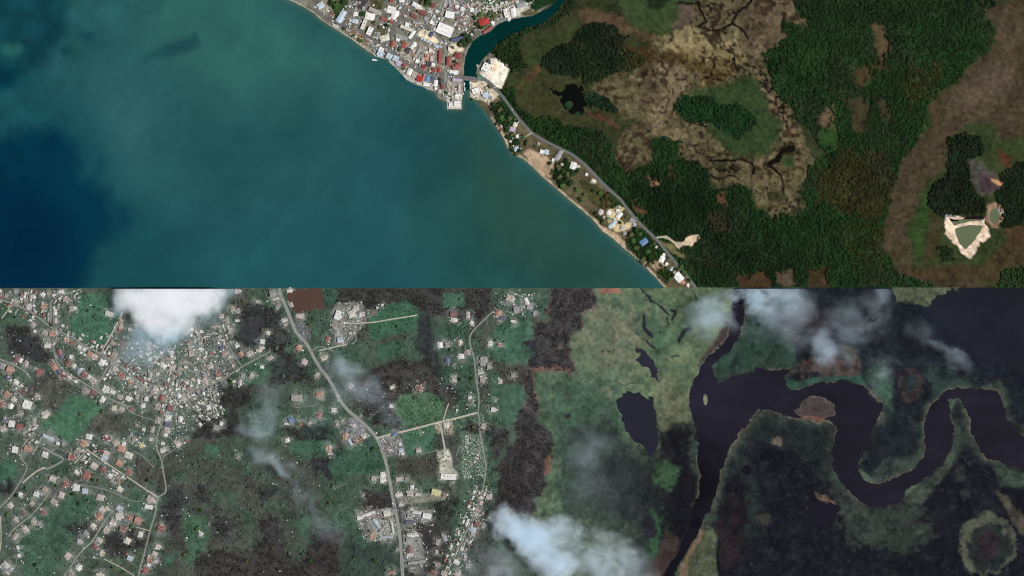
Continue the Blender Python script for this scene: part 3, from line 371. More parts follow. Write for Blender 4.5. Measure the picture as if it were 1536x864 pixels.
ZO = {'1': (0, 432, 5.908), '2': (0, 578, 5.908), '3': (0, 718, 5.908), '4': (240, 432, 5.908), '5': (240, 578, 5.908), '6': (240, 718, 5.908), '7': (480, 432, 5.908), '8': (480, 578, 5.908), '9': (480, 718, 5.908), 'a': (640, 432, 4)}
HL = []
for k, s in HS.items():
    ox, oy, sc = ZO[k]
    for it in s.split(';'):
        f = it.split(); zx, zy, w, h_, a = map(float, f[:5]); HL.append([ox + zx / sc, oy + zy / sc, w / sc, h_ / sc, a, f[5]])
for hx, hy, hw, hl, _a, _c in HL:                    # swept concrete yards and rubble round the houses
    rr = 4.5 + .55 * max(hw, hl); i0, i1 = max(0, int((hx - rr * 2 - X0) / STEP)), int((hx + rr * 2 - X0) / STEP) + 1; j0, j1 = max(0, int((hy - rr * 2 - Y0) / STEP)), int((hy + rr * 2 - Y0) / STEP) + 1
    w = (slice(j0, j1), slice(i0, i1)); dd = np.hypot(GX[w] - hx, GY[w] - hy) / rr; kk = sstep(.5, .62, FINE[w] + .35 * (1 - dd)) * sstep(1.5, .5, dd) * .36 * (GY[w] > 433)
    S.c[w] = S.c[w] * (1 - kk[..., None]) + srgb([(166, 164, 156), (150, 150, 144), (172, 166, 152)][int(hx * 7) % 3]) * kk[..., None]
_l = S.c.mean(-1, keepdims=True); S.c = S.c * .86 + _l * .14; S.c *= np.array([.94, 1.0, 1.0])
hz = sstep(1020, 900, GX)[..., None] * .10  # grey haze veil mixed into the southern ground colour, fading eastwards
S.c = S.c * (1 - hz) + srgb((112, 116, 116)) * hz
pm = fbm(GX, GY, 1 / 12., 471, 5, .7); S.mask(fm * sstep(.50, .62, pm) * sstep(4, 16, bank) * .55, (30, 29, 36))
S.c = S.c * (1 - .32 * (fm & (GX > 1075))[..., None] * np.array([1.04, 1.0, .78])); S.c = S.c * np.where((GX < 790) & (S.veg == 2), .8, np.where(GX < 790, .9, 1))[..., None]  # south east darkened once more, cloud shadow kept in the ground colour
rim = sstep(2.6, .9, bank + (FINE - .5) * 3) * (GX > 1030) * .42 * sstep(.44, .6, cs); S.mask(rim * ~TOP, (112, 108, 88))
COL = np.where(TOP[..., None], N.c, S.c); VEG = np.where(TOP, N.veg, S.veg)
VEG[(GY > 431) & (GY < 433)] = 0
# mottling that belongs to the ground itself
mot = fbm(GX, GY, 1 / 5., 501, 3, .7) - .5; mot2 = fbm(GX, GY, 1 / 17., 521, 3) - .5
COL = np.clip(COL * (1 + np.where(TOP, 1.25, np.where(GX > 1075, .8, 1.05)) * mot + np.where(~TOP & (GX > 780), .75, .6) * mot2)[..., None], .001, .95)

# ------------------------------------------------------------------ materials
_mats = {}
def new_mat(name):
    m = bpy.data.materials.new(name); m.use_nodes = True; return m, m.node_tree, m.node_tree.nodes['Principled BSDF']
def N_(nt, t, **kw):
    n = nt.nodes.new(t)
    for k, v in kw.items(): setattr(n, k, v)
    return n
def plain(name, col, rough=.8, var=.25, scale=.6, spec=.2, lin=False):
    if name in _mats: return _mats[name]
    m, nt, b = new_mat(name); c = col if lin else srgb(col)
    tc = N_(nt, 'ShaderNodeNewGeometry'); nz = N_(nt, 'ShaderNodeTexNoise'); nz.inputs['Scale'].default_value = scale; nz.inputs['Detail'].default_value = 5
    nt.links.new(tc.outputs['Position'], nz.inputs['Vector'])
    mr = N_(nt, 'ShaderNodeMapRange'); mr.inputs[1].default_value = .3; mr.inputs[2].default_value = .7; mr.inputs[3].default_value = 1 - var; mr.inputs[4].default_value = 1 + var
    nt.links.new(nz.outputs['Fac'], mr.inputs[0])
    mx = N_(nt, 'ShaderNodeVectorMath', operation='SCALE'); mx.inputs[0].default_value = tuple(c); nt.links.new(mr.outputs[0], mx.inputs['Scale'])
    nt.links.new(mx.outputs[0], b.inputs['Base Color']); b.inputs['Roughness'].default_value = rough; b.inputs['Specular IOR Level'].default_value = spec
    _mats[name] = m; return m
def attr_mat(name, attr, fine, mid, rough, spec, kind='GEOMETRY', bump=0.0):
    m, nt, b = new_mat(name)
    at = N_(nt, 'ShaderNodeAttribute'); at.attribute_name = attr; at.attribute_type = kind
    tc = N_(nt, 'ShaderNodeNewGeometry'); f = None
    for sc, am in ((.42, fine), (.09, mid)):
        nz = N_(nt, 'ShaderNodeTexNoise'); nz.inputs['Scale'].default_value = sc; nz.inputs['Detail'].default_value = 6; nz.inputs['Roughness'].default_value = .65
        nt.links.new(tc.outputs['Position'], nz.inputs['Vector'])
        mr = N_(nt, 'ShaderNodeMapRange'); mr.inputs[1].default_value = .25; mr.inputs[2].default_value = .75; mr.inputs[3].default_value = 1 - am; mr.inputs[4].default_value = 1 + am
        nt.links.new(nz.outputs['Fac'], mr.inputs[0])
        if f is None: f = mr.outputs[0]; bz = nz
        else:
            mu = N_(nt, 'ShaderNodeMath', operation='MULTIPLY'); nt.links.new(f, mu.inputs[0]); nt.links.new(mr.outputs[0], mu.inputs[1]); f = mu.outputs[0]
    mx = N_(nt, 'ShaderNodeVectorMath', operation='SCALE'); nt.links.new(at.outputs['Color'], mx.inputs[0]); nt.links.new(f, mx.inputs['Scale'])
    nt.links.new(mx.outputs[0], b.inputs['Base Color']); b.inputs['Roughness'].default_value = rough; b.inputs['Specular IOR Level'].default_value = spec
    if bump:
        bp = N_(nt, 'ShaderNodeBump'); bp.inputs['Strength'].default_value = bump; bp.inputs['Distance'].default_value = 1.0
        nt.links.new(bz.outputs['Fac'], bp.inputs['Height']); nt.links.new(bp.outputs[0], b.inputs['Normal'])
    return m
MAT_GROUND = attr_mat('ground_cover', 'cover', .45, .25, .95, .05, bump=.6)
MAT_SEA = attr_mat('sea_water', 'cover', .05, .04, .35, .04)
MAT_WATER = attr_mat('still_water', 'cover', .03, .05, .3, .05)
# ------------------------------------------------------------------ ground and water meshes
def link(name, me, mat=None, parent=None, kind=None):
    o = bpy.data.objects.new(name, me); COLL.objects.link(o)
    if mat is not None and me is not None and not me.materials: me.materials.append(mat)
    if parent is not None: o.parent = parent
    if kind: o['kind'] = kind
    return o
def tag(o, label, cat, group=None, kind=None):
    o['label'] = label; o['category'] = cat
    if group: o['group'] = group
    if kind: o['kind'] = kind
    return o
def grid_mesh(name, X, Y, Zv, C, keep):
    ny, nx = X.shape
    idx = np.arange(nx * ny).reshape(ny, nx)
    q = np.stack([idx[:-1, :-1], idx[1:, :-1], idx[1:, 1:], idx[:-1, 1:]], -1)[keep]
    used = np.zeros(nx * ny, bool); used[q.ravel()] = True
    remap = np.cumsum(used) - 1
    V = np.stack([WX(X), WY(Y), Zv], -1).reshape(-1, 3)[used]; q = remap[q]
    me = bpy.data.meshes.new(name)
    me.vertices.add(len(V)); me.vertices.foreach_set('co', V.ravel().astype(np.float32))
    me.loops.add(q.size); me.loops.foreach_set('vertex_index', q.ravel().astype(np.int32))
    me.polygons.add(len(q)); me.polygons.foreach_set('loop_start', (np.arange(len(q)) * 4).astype(np.int32))
    me.update(calc_edges=True)
    at = me.attributes.new('cover', 'FLOAT_COLOR', 'POINT')
    c4 = np.ones((len(V), 4), np.float32); c4[:, :3] = C.reshape(-1, 3)[used]; at.data.foreach_set('color', c4.ravel())
    return me
GZ = np.where(WATER > 0, -np.minimum(1.4, .25 + WATER * .5), np.minimum(0.0, .3 * WATER + .0)) * 1.0
GZ = np.where(WATER > 0, -np.minimum(1.5, .45 + WATER * .6), -.35 * sstep(-1.2, 0, WATER))
cellw = np.minimum.reduce([WATER[:-1, :-1], WATER[1:, :-1], WATER[1:, 1:], WATER[:-1, 1:]])
cellx = np.maximum.reduce([WATER[:-1, :-1], WATER[:-1, 1:]])
for nm, rows in (('ground_north', gy[:-1] < 432), ('ground_south', gy[:-1] >= 432)):
    keep = (cellw < 5) & rows[:, None]
    if nm == 'ground_north': keep &= ~((gy[:-1] > 430)[:, None] & (cellx > -1))
    link('ground', grid_mesh(nm, GX, GY, GZ, COL, keep), MAT_GROUND, kind='structure')
# far land and sea beyond the mapped ground
def ring_mesh(name, x0, x1, y0, y1, z, col, mat):
    xs = np.linspace(x0, x1, 12); ys = np.linspace(y0, y1, 12); A, B = np.meshgrid(xs, ys)
    me = grid_mesh(name, A, B, np.full(A.shape, z), np.tile(srgb(col), A.shape + (1,)), np.ones((11, 11), bool))
    return link(name, me, mat, kind='structure')
for x0, x1, y0, y1, c, nm in [(-9000, X0, Y1 - 537, 9000, (84, 88, 74), 'terrain'), (X1, 9000, 432, 9000, (40, 46, 46), 'terrain'), (X0, X1, Y1, 9000, (70, 76, 66), 'terrain'), (X1, 9000, -9000, 432, (60, 56, 40), 'terrain'), (420, X1, -9000, Y0, (46, 54, 34), 'terrain')]:
    ring_mesh(nm, x0, x1, y0, y1, -.06, c, MAT_GROUND)

# sea
sx = np.arange(-9000, -150, 450.0); sx = np.concatenate([sx, np.arange(-150, 1020, 4.0)]); sy = np.concatenate([np.arange(-9000, -105, 445.0), np.arange(-105, 433, 4.0)]); sy[-1] = 433.2
AX, AY = np.meshgrid(sx, sy); sw1 = (fbm(AX, AY, 1 / 70., 601, 5, .55) - .5) * 2; sw2 = (fbm(AX, AY, 1 / 70., 651, 5, .55) - .5) * 2
SCOL = np.tile(srgb((33, 82, 88)), AX.shape + (1,))
def spaint(poly, col, soft, warp, op=1.0):
    global SCOL
    k = sstep(-soft, soft, sdf(AX + sw1 * warp, AY + sw2 * warp, poly)) * op
    SCOL = SCOL * (1 - k[..., None]) + srgb(col) * k[..., None]
spaint(pts("150,-200 470,-200 430,0 480,40 560,95 480,150 330,160 200,60"), (46, 98, 95), 60, 30, .8)
spaint(pts("150,120 220,110 260,180 200,260 150,240"), (46, 94, 100), 40, 30, .7)
spaint(pts("560,110 700,170 800,280 960,420 980,460 700,460 620,330"), (32, 76, 76), 60, 40, .9)
spaint(pts("700,180 770,240 860,320 990,450 860,460 760,380 700,280"), (37, 74, 66), 40, 30, .9)
spaint(pts("-900,80 40,70 120,180 190,250 240,330 290,470 -900,470"), (20, 73, 83), 45, 40, .85)
spaint(pts("240,330 420,300 560,330 640,470 250,470"), (26, 80, 92), 60, 40, .6)
spaint(pts("590,180 660,200 640,300 560,330 520,260"), (28, 78, 90), 45, 30, .5)
spaint(pts("-9000,190 0,195 70,205 130,245 175,280 186,310 178,340 155,372 130,400 100,470 -9000,470"), (0, 46, 70), 26, 44, .92)
spaint(pts("-900,270 60,280 110,330 100,470 -900,470"), (0, 36, 64), 40, 30, .8)
spaint(pts("-900,-200 60,-200 105,0 95,60 60,95 30,125 0,140 -900,160"), (12, 60, 72), 16, 20, .9)
spaint(pts("-200,95 25,105 22,130 0,138 -200,140"), (0, 46, 64), 8, 8, .8); spaint(ell(15, 75, 16, 10), (34, 90, 88), 7, 8, .8)
for x, y, rx, ry in [(100, 77, 10, 10), (130, 54, 11, 8), (35, 60, 12, 6), (60, 20, 20, 14)]: spaint(ell(x, y, rx, ry), (16, 62, 74), 6, 6, .7)
spaint(pts("210,97 240,72 270,56 296,50 300,62 275,75 240,88"), (24, 68, 78), 6, 12, .8); spaint(pts("165,-5 250,-5 240,22 200,20"), (32, 78, 82), 6, 12, .5)
spaint(ell(478, 38, 5, 3), (24, 66, 76), 3, 2, .6); spaint(ell(469, 48, 3, 3), (24, 62, 72), 2, 2, .6); spaint(ell(603, 116, 5, 6), (14, 60, 76), 3, 2, .7); spaint(ell(618, 128, 14, 5, 15), (26, 72, 86), 4, 3, .6)
st = fbm(AX * .35 + AY * .75, AX * .75 - AY * .25, 1 / 60., 671, 5, .6) - .5
st2 = fbm(AX * .8 + AY * .6 + sw1 * 22, (AX * .6 - AY * .8) * .22 + sw2 * 22, 1 / 16., 691, 4, .6) - .5
mot_tl = sstep(330, 60, AX + AY * .8) * (fbm(AX, AY, 1 / 22., 681, 5, .6) - .5)
SCOL = np.clip(SCOL * (1 + .46 * st + .16 * st2 + 1.0 * mot_tl)[..., None], 0, 1) * np.array([1.04, .97, .87])
sdc = sdf(AX, AY, SEA); kc = (sstep(7, .5, sdc + sw1 * 3) * .4 * ((AX > 640) | (AX < 560)) * (AY < 431))[..., None]; SCOL = SCOL * (1 - kc) + srgb((92, 104, 88)) * kc
sd_s = sdf(AX, AY, SEA); kp = np.maximum.reduce([sd_s[:-1, :-1], sd_s[1:, :-1], sd_s[1:, 1:], sd_s[:-1, 1:]]) > -7
link('sea', grid_mesh('sea', AX, AY, np.full(AX.shape, -.40), SCOL, kp), MAT_SEA, kind='structure')
def water_sheet(name, poly, col, z, step=3.0, pad=9, yr=None, noise=.25):
    P = np.asarray(poly); xs = np.arange(P[:, 0].min() - pad, P[:, 0].max() + pad + step, step); ys = np.arange(P[:, 1].min() - pad, P[:, 1].max() + pad + step, step)
    if yr is not None: ys = np.unique(np.clip(ys, *yr))
    A, B = np.meshgrid(xs, ys); d = sdf(A, B, poly); kp = np.maximum.reduce([d[:-1, :-1], d[1:, :-1], d[1:, 1:], d[:-1, 1:]]) > -pad
    C = np.tile(srgb(col), A.shape + (1,)) * (1 + noise * 2 * (fbm(A, B, 1 / 40., 701, 4) - .5))[..., None]
    if poly is RIVS:
        f = 1 - .5 * sstep(600, 720, B) * sstep(1130, 1060, A) + .35 * sstep(90, 10, np.hypot(A - 1065, B - 590)) + .5 * (fbm(A * .5, B, 1 / 14., 711, 4) - .5); C = C * f[..., None]  # lower left arm darkened: cloud shadow put into the water colour
    return link(name, grid_mesh(name, A, B, np.full(A.shape, z), C, kp), MAT_WATER, kind='structure')
water_sheet('river', RIVN, (0, 44, 42), -.36)
water_sheet('river', RIVS, (30, 28, 38), -.36, yr=(432.2, 990))
water_sheet('marsh_pond', PONDM, (10, 13, 11), -.36); water_sheet('pond', PSAND, (96, 104, 78), -.36); water_sheet('pond', PSMALL, (90, 98, 74), -.36, pad=4); water_sheet('ditch', PSTRIP, (22, 14, 20), -.38, pad=3)
for p, c, nm in [(P1, (40, 40, 50), 'marsh_pond'), (P2, (38, 38, 49), 'marsh_pond'), (P3, (24, 22, 32), 'marsh_pond'), (P4, (20, 18, 26), 'marsh_pond'), (P5, (20, 18, 26), 'marsh_pond'), (PNE, (29, 31, 40), 'lagoon'), (PBROWN, (82, 64, 56), 'flood_water')]:
    water_sheet(nm, p, c, -.36, yr=(432.2, 990), pad=6)
for m_, r_ in ((MAT_SEA, None), (MAT_WATER, None)):
    nt = m_.node_tree; b = nt.nodes['Principled BSDF']; tc = N_(nt, 'ShaderNodeNewGeometry'); nz = N_(nt, 'ShaderNodeTexNoise'); nz.inputs['Scale'].default_value = .12; nz.inputs['Detail'].default_value = 4
    nt.links.new(tc.outputs['Position'], nz.inputs['Vector']); bp = N_(nt, 'ShaderNodeBump'); bp.inputs['Strength'].default_value = .15; bp.inputs['Distance'].default_value = .5
    nt.links.new(nz.outputs['Fac'], bp.inputs['Height']); nt.links.new(bp.outputs[0], b.inputs['Normal'])
# ------------------------------------------------------------------ roads
MAT_TAR = plain('asphalt_road', (104, 103, 101), .9, .2, .25); MAT_PALE = plain('pale_road', (138, 138, 130), .9, .22, .2); MAT_DIRT = plain('dirt_track', (176, 170, 152), .95, .25, .2)
MAT_LANE = plain('worn_lane', (130, 132, 122), .9, .25, .2); MAT_KERB = plain('concrete_kerb', (170, 166, 156), .9, .15, .3)
def smooth_path(P, n=4):
    P = [np.array(p, float) for p in P]; o = []
    for i in range(len(P) - 1):
        p0 = P[max(i - 1, 0)]; p1 = P[i]; p2 = P[i + 1]; p3 = P[min(i + 2, len(P) - 1)]
        for k in range(n):
            t = k / n; o.append(.5 * ((2 * p1) + (p2 - p0) * t + (2 * p0 - 5 * p1 + 4 * p2 - p3) * t * t + (3 * p1 - p0 - 3 * p2 + p3) * t ** 3))
    o.append(P[-1]); return o
ROADS = []
_rz = [0.05]
def road(s, w, mat, name='road', k=None, kerb=False, jag=.12):
    P = smooth_path(Z(s, k) if k else pts(s)); n = len(P); _rz[0] += .006; z = _rz[0]
    ROADS.append((np.array(P), w))
    V = []; F = []
    for i, p in enumerate(P):
        t = P[min(i + 1, n - 1)] - P[max(i - 1, 0)]; t = t / (np.hypot(*t) + 1e-9); nr = np.array([-t[1], t[0]])
        wl = w / 2 * (1 + random.uniform(-jag, jag)); wr = w / 2 * (1 + random.uniform(-jag, jag))
        a = p + nr * wl; b = p - nr * wr
        V += [(WX(a[0]), WY(a[1]), z), (WX(b[0]), WY(b[1]), z)]
        if i: F.append((2 * i - 2, 2 * i - 1, 2 * i + 1, 2 * i))
    me = bpy.data.meshes.new(name); me.from_pydata(V, [], F); me.update()
    return link(name, me, mat, kind='structure')
road("712,118.4 722,119 730,121 737,126 749,139 761,154 775,174 785,186 798,199.5 815,210 837,221.5 858,232 875,245 892,262 908,279 929,297.5 937,308 955,330 972,347 988,363 1004,382.5 1015,396 1030,414 1041,428 1043.5,431.6", 4.3, MAT_TAR, jag=.1)
road("470,14 484,23 505,34.5 521,40 538,46 555,56 577,68 589,78 606,91 623,101.5 638,108.5 657,112.3 669,113 697,117.2", 4.6, MAT_TAR, jag=.06)
for s, w, m in [("669,146 669,130 668,112 668,85 667,68 657,57.5 647,44 652,30.5 658.5,17 667,-6", 3.6, MAT_LANE), ("667,68 680,57.5 696,42 704,30 702,18 697,5 694,-8", 3.4, MAT_LANE), ("577,67 591,40.5 599,27 613,10 622,-8", 3.6, MAT_TAR), ("599,26 614,31 628,39 647,45", 4.0, MAT_TAR),
                ("557,-6 548,14 540,30 536,45", 2.6, MAT_TAR), ("582,-6 572,18 566,40 560,56", 2.4, MAT_TAR), ("600,88 614,70 624,58", 2.2, MAT_LANE), ("625,100 634,82 640,68", 2.2, MAT_LANE), ("654,110 652,90 655,72", 2.0, MAT_LANE), ("700,20 690,30 684,44", 3, MAT_TAR), ("520,38 526,20 532,-6", 3, MAT_TAR)]:
    road(s, w, m)
road("704,14 711,8 718,4 724,8 731,13.5 740,12.5 748,11 762,6 776,0 790,-8", 2.4, MAT_DIRT, 'dirt_road'); road("798,199 790,204 784,208", 1.6, MAT_DIRT, 'dirt_track'); road("985,357 1000,355.5 1012,364 1024,366", 2.2, MAT_DIRT, 'dirt_track'); road("779,182 774,187", 1.6, MAT_DIRT, 'dirt_track')
road("418.5,432.5 421,440 426,454 434.5,474 443,496 452,507 462,519 477,547 497,575 510,600 524,617 541,632 554,644 566,659 575,681 581,703 584,718 588,740 593,765 598,791 601,820 604,866 606,960", 4.8, MAT_PALE, jag=.14)
road("564.6,657.5 582,652.5 602,648 630,641 658,633.5 690,626 717,618.6", 2.8, MAT_DIRT, 'side_road')
for s, w, m, k in [("739,467.5 725,481 707,500 705,516 711,537 715,572 718.5,600 717,619", 2.2, MAT_LANE, None), ("717,619 719.5,632 720,647 724,670 727,688 729,705 722,743 707,780 690,818 677,845 660,880", 2.2, MAT_LANE, None),
                   ("514,484.5 530,485 558,483.6 590,478.5 626,472.6", 1.7, MAT_DIRT, None), ("531,486 533,498 534,510 528,516", 1.6, MAT_LANE, None), ("478,526 500,521 520,516.6", 2, MAT_DIRT, None), ("658,633.5 662,645 665,660 668,678", 2.6, MAT_DIRT, None), ("665,632 668,620 673,605", 1.5, MAT_DIRT, None), ("632,681 656,676", 1, MAT_LANE, None), ("684,684 690,668", 1.2, MAT_LANE, None),
                   ("764,438 778,443 790,450 792,462", 1.6, MAT_LANE, None),
                   ("-60,60 0,100 110,140 250,200 340,260 430,330 530,390 650,440 760,520 870,570 980,640 1060,690 1180,790 1250,850 1330,900", 2.6, MAT_LANE, '1'), ("450,318 452,220 455,130 520,70 630,40 720,10", 2.4, MAT_LANE, '1'), ("240,200 240,100 260,5", 1.8, MAT_LANE, '1'),
                   ("480,420 480,560 520,680 610,760 740,840 840,900 930,960 1060,1020 1180,1060", 2.2, MAT_LANE, '1'), ("1085,215 1000,390 920,530 895,585", 2.0, MAT_DIRT, '1'), ("985,655 900,800 850,870", 2.4, MAT_LANE, '1'), ("-60,600 0,630 120,680 220,740 270,800", 2.2, MAT_LANE, '1'), ("105,150 60,210 15,270", 1.6, MAT_DIRT, '1'), ("635,40 640,130", 1.5, MAT_LANE, '1'), ("1250,540 1400,590 1540,640", 2, MAT_LANE, '1'),
                   ("1500,60 1460,200 1430,330 1400,430 1390,560 1430,660 1450,780 1470,900 1465,950 1400,1000 1380,1117 1330,1287 1290,1447 1240,1627 1215,1750", 2.4, MAT_LANE, '2'), ("770,570 930,680 1080,780 1200,860 1280,915 1400,990", 1.8, MAT_DIRT, '2'), ("782,562 720,630 660,692", 1.6, MAT_DIRT, '2'), ("1370,735 1280,640 1200,590", 1.2, MAT_LANE, '2'),
                   ("320,430 220,510 190,640 240,720 200,820 170,870 100,980 10,1070 -40,1150", 2.0, MAT_LANE, '2'), ("400,730 320,765 200,865", 2.2, MAT_DIRT, '2'), ("370,460 330,540 290,610", 3.2, MAT_LANE, '2'), ("380,550 470,600 560,655 470,720 400,740", 3.0, MAT_LANE, '2'), ("100,20 210,100", 1.4, MAT_LANE, '2'), ("940,160 1060,150 1140,220", 1.5, MAT_LANE, '2'), ("1340,210 1230,255", 1.2, MAT_LANE, '2'),
                   ("460,100 300,300 130,440 80,500", 2.0, MAT_LANE, '3'), ("1000,280 900,420 820,550 700,670 600,820 540,900", 2.4, MAT_LANE, '3'), ("920,710 1060,780 1190,860", 1.3, MAT_DIRT, '3'), ("1210,430 1330,462", 1.2, MAT_DIRT, '3'), ("5,330 10,540 0,640", 1.4, MAT_DIRT, '3'), ("700,60 860,80 1000,120 1150,190 1260,200", 1.2, MAT_LANE, '3'),
                   ("470,850 600,780 740,690 870,620 980,560", 2.2, MAT_LANE, '4'), ("370,680 440,820", 1.8, MAT_LANE, '4'), ("590,480 660,600 720,685", 2.0, MAT_LANE, '4'), ("60,1000 240,900 470,850", 2, MAT_LANE, '4'), ("1340,560 1420,520 1540,560", 1.6, MAT_LANE, '4'),
                   ("440,20 460,130 480,230 500,290", 1.3, MAT_DIRT, '5'), ("20,640 140,560 230,500", 1.2, MAT_LANE, '5'), ("1200,200 1400,170", 1, MAT_LANE, '5'), ("1220,215 1240,280", 1, MAT_LANE, '5'), ("200,566 225,582 254,588 290,584 320,576", 1.8, MAT_LANE, None), ("212,520 240,535 262,550 300,560", 1.6, MAT_LANE, None), ("304,474 297,500 302,545 314,572", 1.6, MAT_LANE, None), ("262,550 256,570 254,588", 1.4, MAT_LANE, None), ("254,588 285,606 312,632", 1.5, MAT_LANE, None), ("330,488 338,512", 1.4, MAT_LANE, None), ("215,580 212,605 214,630", 1.3, MAT_LANE, None), ("183,605 200,620 236,632", 1.2, MAT_LANE, None), ("185,548 215,520 236,500", 1.4, MAT_LANE, None), ("430,300 500,240 570,180", 1, MAT_LANE, '8'), ("200,880 120,920", 1, MAT_LANE, '8')]:
    road(s, w, m, k=k)
# ------------------------------------------------------------------ building kit
PAL = {'W': (240, 238, 232), 'C': (224, 218, 202), 'T': (176, 168, 156), 'R': (154, 88, 80), 'O': (190, 140, 118), 'B': (104, 136, 176), 'D': (72, 70, 72), 'G': (160, 160, 158), 'P': (204, 190, 182), 'Y': (222, 214, 160), 'N': (84, 88, 122), 'L': (192, 206, 216), 'M': (126, 76, 70), 'S': (176, 58, 54), 'E': (92, 142, 112), 'V': (192, 178, 196), 'F': (138, 70, 64)}
CNAME = {'W': 'white', 'C': 'cream', 'T': 'tan', 'R': 'red', 'O': 'orange', 'B': 'blue', 'D': 'dark grey', 'G': 'grey', 'P': 'pinkish', 'Y': 'pale yellow', 'N': 'navy', 'L': 'pale blue', 'M': 'maroon', 'S': 'bright red', 'E': 'green', 'V': 'lilac', 'F': 'brick red'}
SOUTH = [0]
def roof_mat(code, worn):
    worn = int(worn) + 2 * SOUTH[0]
    nm = 'roof_%s%d' % (CNAME[code].replace(' ', '_'), worn)
    if nm in _mats: return _mats[nm]
    m, nt, b = new_mat(nm); c = srgb(PAL[code]); c = c * .72 + .2 * srgb((158, 156, 152)) if worn > 1 else c; worn = worn % 2
    g = N_(nt, 'ShaderNodeNewGeometry'); nz = N_(nt, 'ShaderNodeTexNoise'); nz.inputs['Scale'].default_value = .22; nz.inputs['Detail'].default_value = 6; nz.inputs['Roughness'].default_value = .7
    nt.links.new(g.outputs['Position'], nz.inputs['Vector'])
    rp = N_(nt, 'ShaderNodeValToRGB'); e = rp.color_ramp.elements
    dk = c * (.72 if not worn else .5) * np.array([1, .95, .9]); e[0].position = .34; e[0].color = (*dk, 1); e[1].position = .56; e[1].color = (*c, 1)
    nt.links.new(nz.outputs['Fac'], rp.inputs['Fac'])
    wv = N_(nt, 'ShaderNodeTexWave'); wv.inputs['Scale'].default_value = 1.2; wv.inputs['Distortion'].default_value = .5
    tcx = N_(nt, 'ShaderNodeTexCoord'); nt.links.new(tcx.outputs['Object'], wv.inputs['Vector'])
    bp = N_(nt, 'ShaderNodeBump'); bp.inputs['Strength'].default_value = .15; nt.links.new(wv.outputs['Fac'], bp.inputs['Height']); nt.links.new(bp.outputs[0], b.inputs['Normal'])
    nt.links.new(rp.outputs['Color'], b.inputs['Base Color']); b.inputs['Roughness'].default_value = .6; b.inputs['Specular IOR Level'].default_value = .25
    _mats[nm] = m; return m
MAT_WALL = [plain('rendered_wall_' + n, c, .85, .15, .5) for n, c in (('cream', (206, 196, 172)), ('white', (222, 218, 208)), ('pink', (206, 170, 156)), ('grey', (168, 164, 156)))]
MAT_WOOD = plain('bare_timber', (128, 100, 74), .85, .3, 1.5); MAT_DARK = plain('dark_metal', (58, 58, 60), .6, .2, 1); MAT_GLASS = plain('dark_glass', (38, 44, 50), .2, .1, 1, .5); MAT_TANK = plain('black_plastic_tank', (40, 40, 42), .5, .1, 1)
MAT_CONC = plain('weathered_concrete', (196, 190, 178), .9, .2, .3)
def mesh(name, V, F, mat=None):
    me = bpy.data.meshes.new(name); me.from_pydata([tuple(map(float, v)) for v in V], [], F); me.update()
    if mat: me.materials.append(mat)
    return me
def box_vf(x0, x1, y0, y1, z0, z1, V=None, F=None):
    V = [] if V is None else V; F = [] if F is None else F; n = len(V)
    V += [(x0, y0, z0), (x1, y0, z0), (x1, y1, z0), (x0, y1, z0), (x0, y0, z1), (x1, y0, z1), (x1, y1, z1), (x0, y1, z1)]
    F += [tuple(n + i for i in f) for f in ((3, 2, 1, 0), (4, 5, 6, 7), (0, 1, 5, 4), (1, 2, 6, 5), (2, 3, 7, 6), (3, 0, 4, 7))]
    return V, F
_mc = {}
def cached(key, fn):
    if key not in _mc: _mc[key] = fn()
    return _mc[key]
def m_walls(k): return cached(('w', k), lambda: mesh('walls', *box_vf(-.5, .5, -.5, .5, -.06, 1), MAT_WALL[k]))
def slope_vf(V, F, a, b, c, d, t=.05):
    n = len(V); V += [a, b, c, d] + [(p[0], p[1], p[2] - t) for p in (a, b, c, d)]
    F += [(n, n + 1, n + 2, n + 3), (n + 7, n + 6, n + 5, n + 4), (n, n + 4, n + 5, n + 1), (n + 1, n + 5, n + 6, n + 2), (n + 2, n + 6, n + 7, n + 3), (n + 3, n + 7, n + 4, n)]
def m_gable(code, worn):
    def f():
        V, F = [], []
        slope_vf(V, F, (-.54, -.56, -.06), (.54, -.56, -.06), (.54, 0, 1), (-.54, 0, 1)); slope_vf(V, F, (.54, .56, -.06), (-.54, .56, -.06), (-.54, .002, 1), (.54, .002, 1))
        n = len(V); V += [(-.49, -.5, 0), (-.49, .5, 0), (-.49, 0, .93), (.49, -.5, 0), (.49, .5, 0), (.49, 0, .93)]; F += [(n, n + 2, n + 1), (n + 3, n + 4, n + 5)]
        return mesh('roof', V, F, roof_mat(code, worn))
    return cached(('g', code, worn, SOUTH[0]), f)
def m_hip(code, worn):
    def f():
        V = [(-.55, -.56, -.04), (.55, -.56, -.04), (.55, .56, -.04), (-.55, .56, -.04), (-.2, 0, 1), (.2, 0, 1), (-.55, -.56, -.12), (.55, -.56, -.12), (.55, .56, -.12), (-.55, .56, -.12)]
        F = [(0, 1, 5, 4), (1, 2, 5), (2, 3, 4, 5), (3, 0, 4), (0, 6, 7, 1), (1, 7, 8, 2), (2, 8, 9, 3), (3, 9, 6, 0), (9, 8, 7, 6)]
        return mesh('roof', V, F, roof_mat(code, worn))
    return cached(('h', code, worn, SOUTH[0]), f)
def m_flat(code, worn):
    def f():
        V, F = box_vf(-.51, .51, -.51, .51, 0, .25)
        for a in ((-.52, .52, -.52, -.49), (-.52, .52, .49, .52), (-.52, -.49, -.489, .489), (.49, .52, -.489, .489)): box_vf(a[0], a[1], a[2], a[3], -.05, .6, V, F)
        return mesh('roof', V, F, roof_mat(code, worn))
    return cached(('f', code, worn, SOUTH[0]), f)
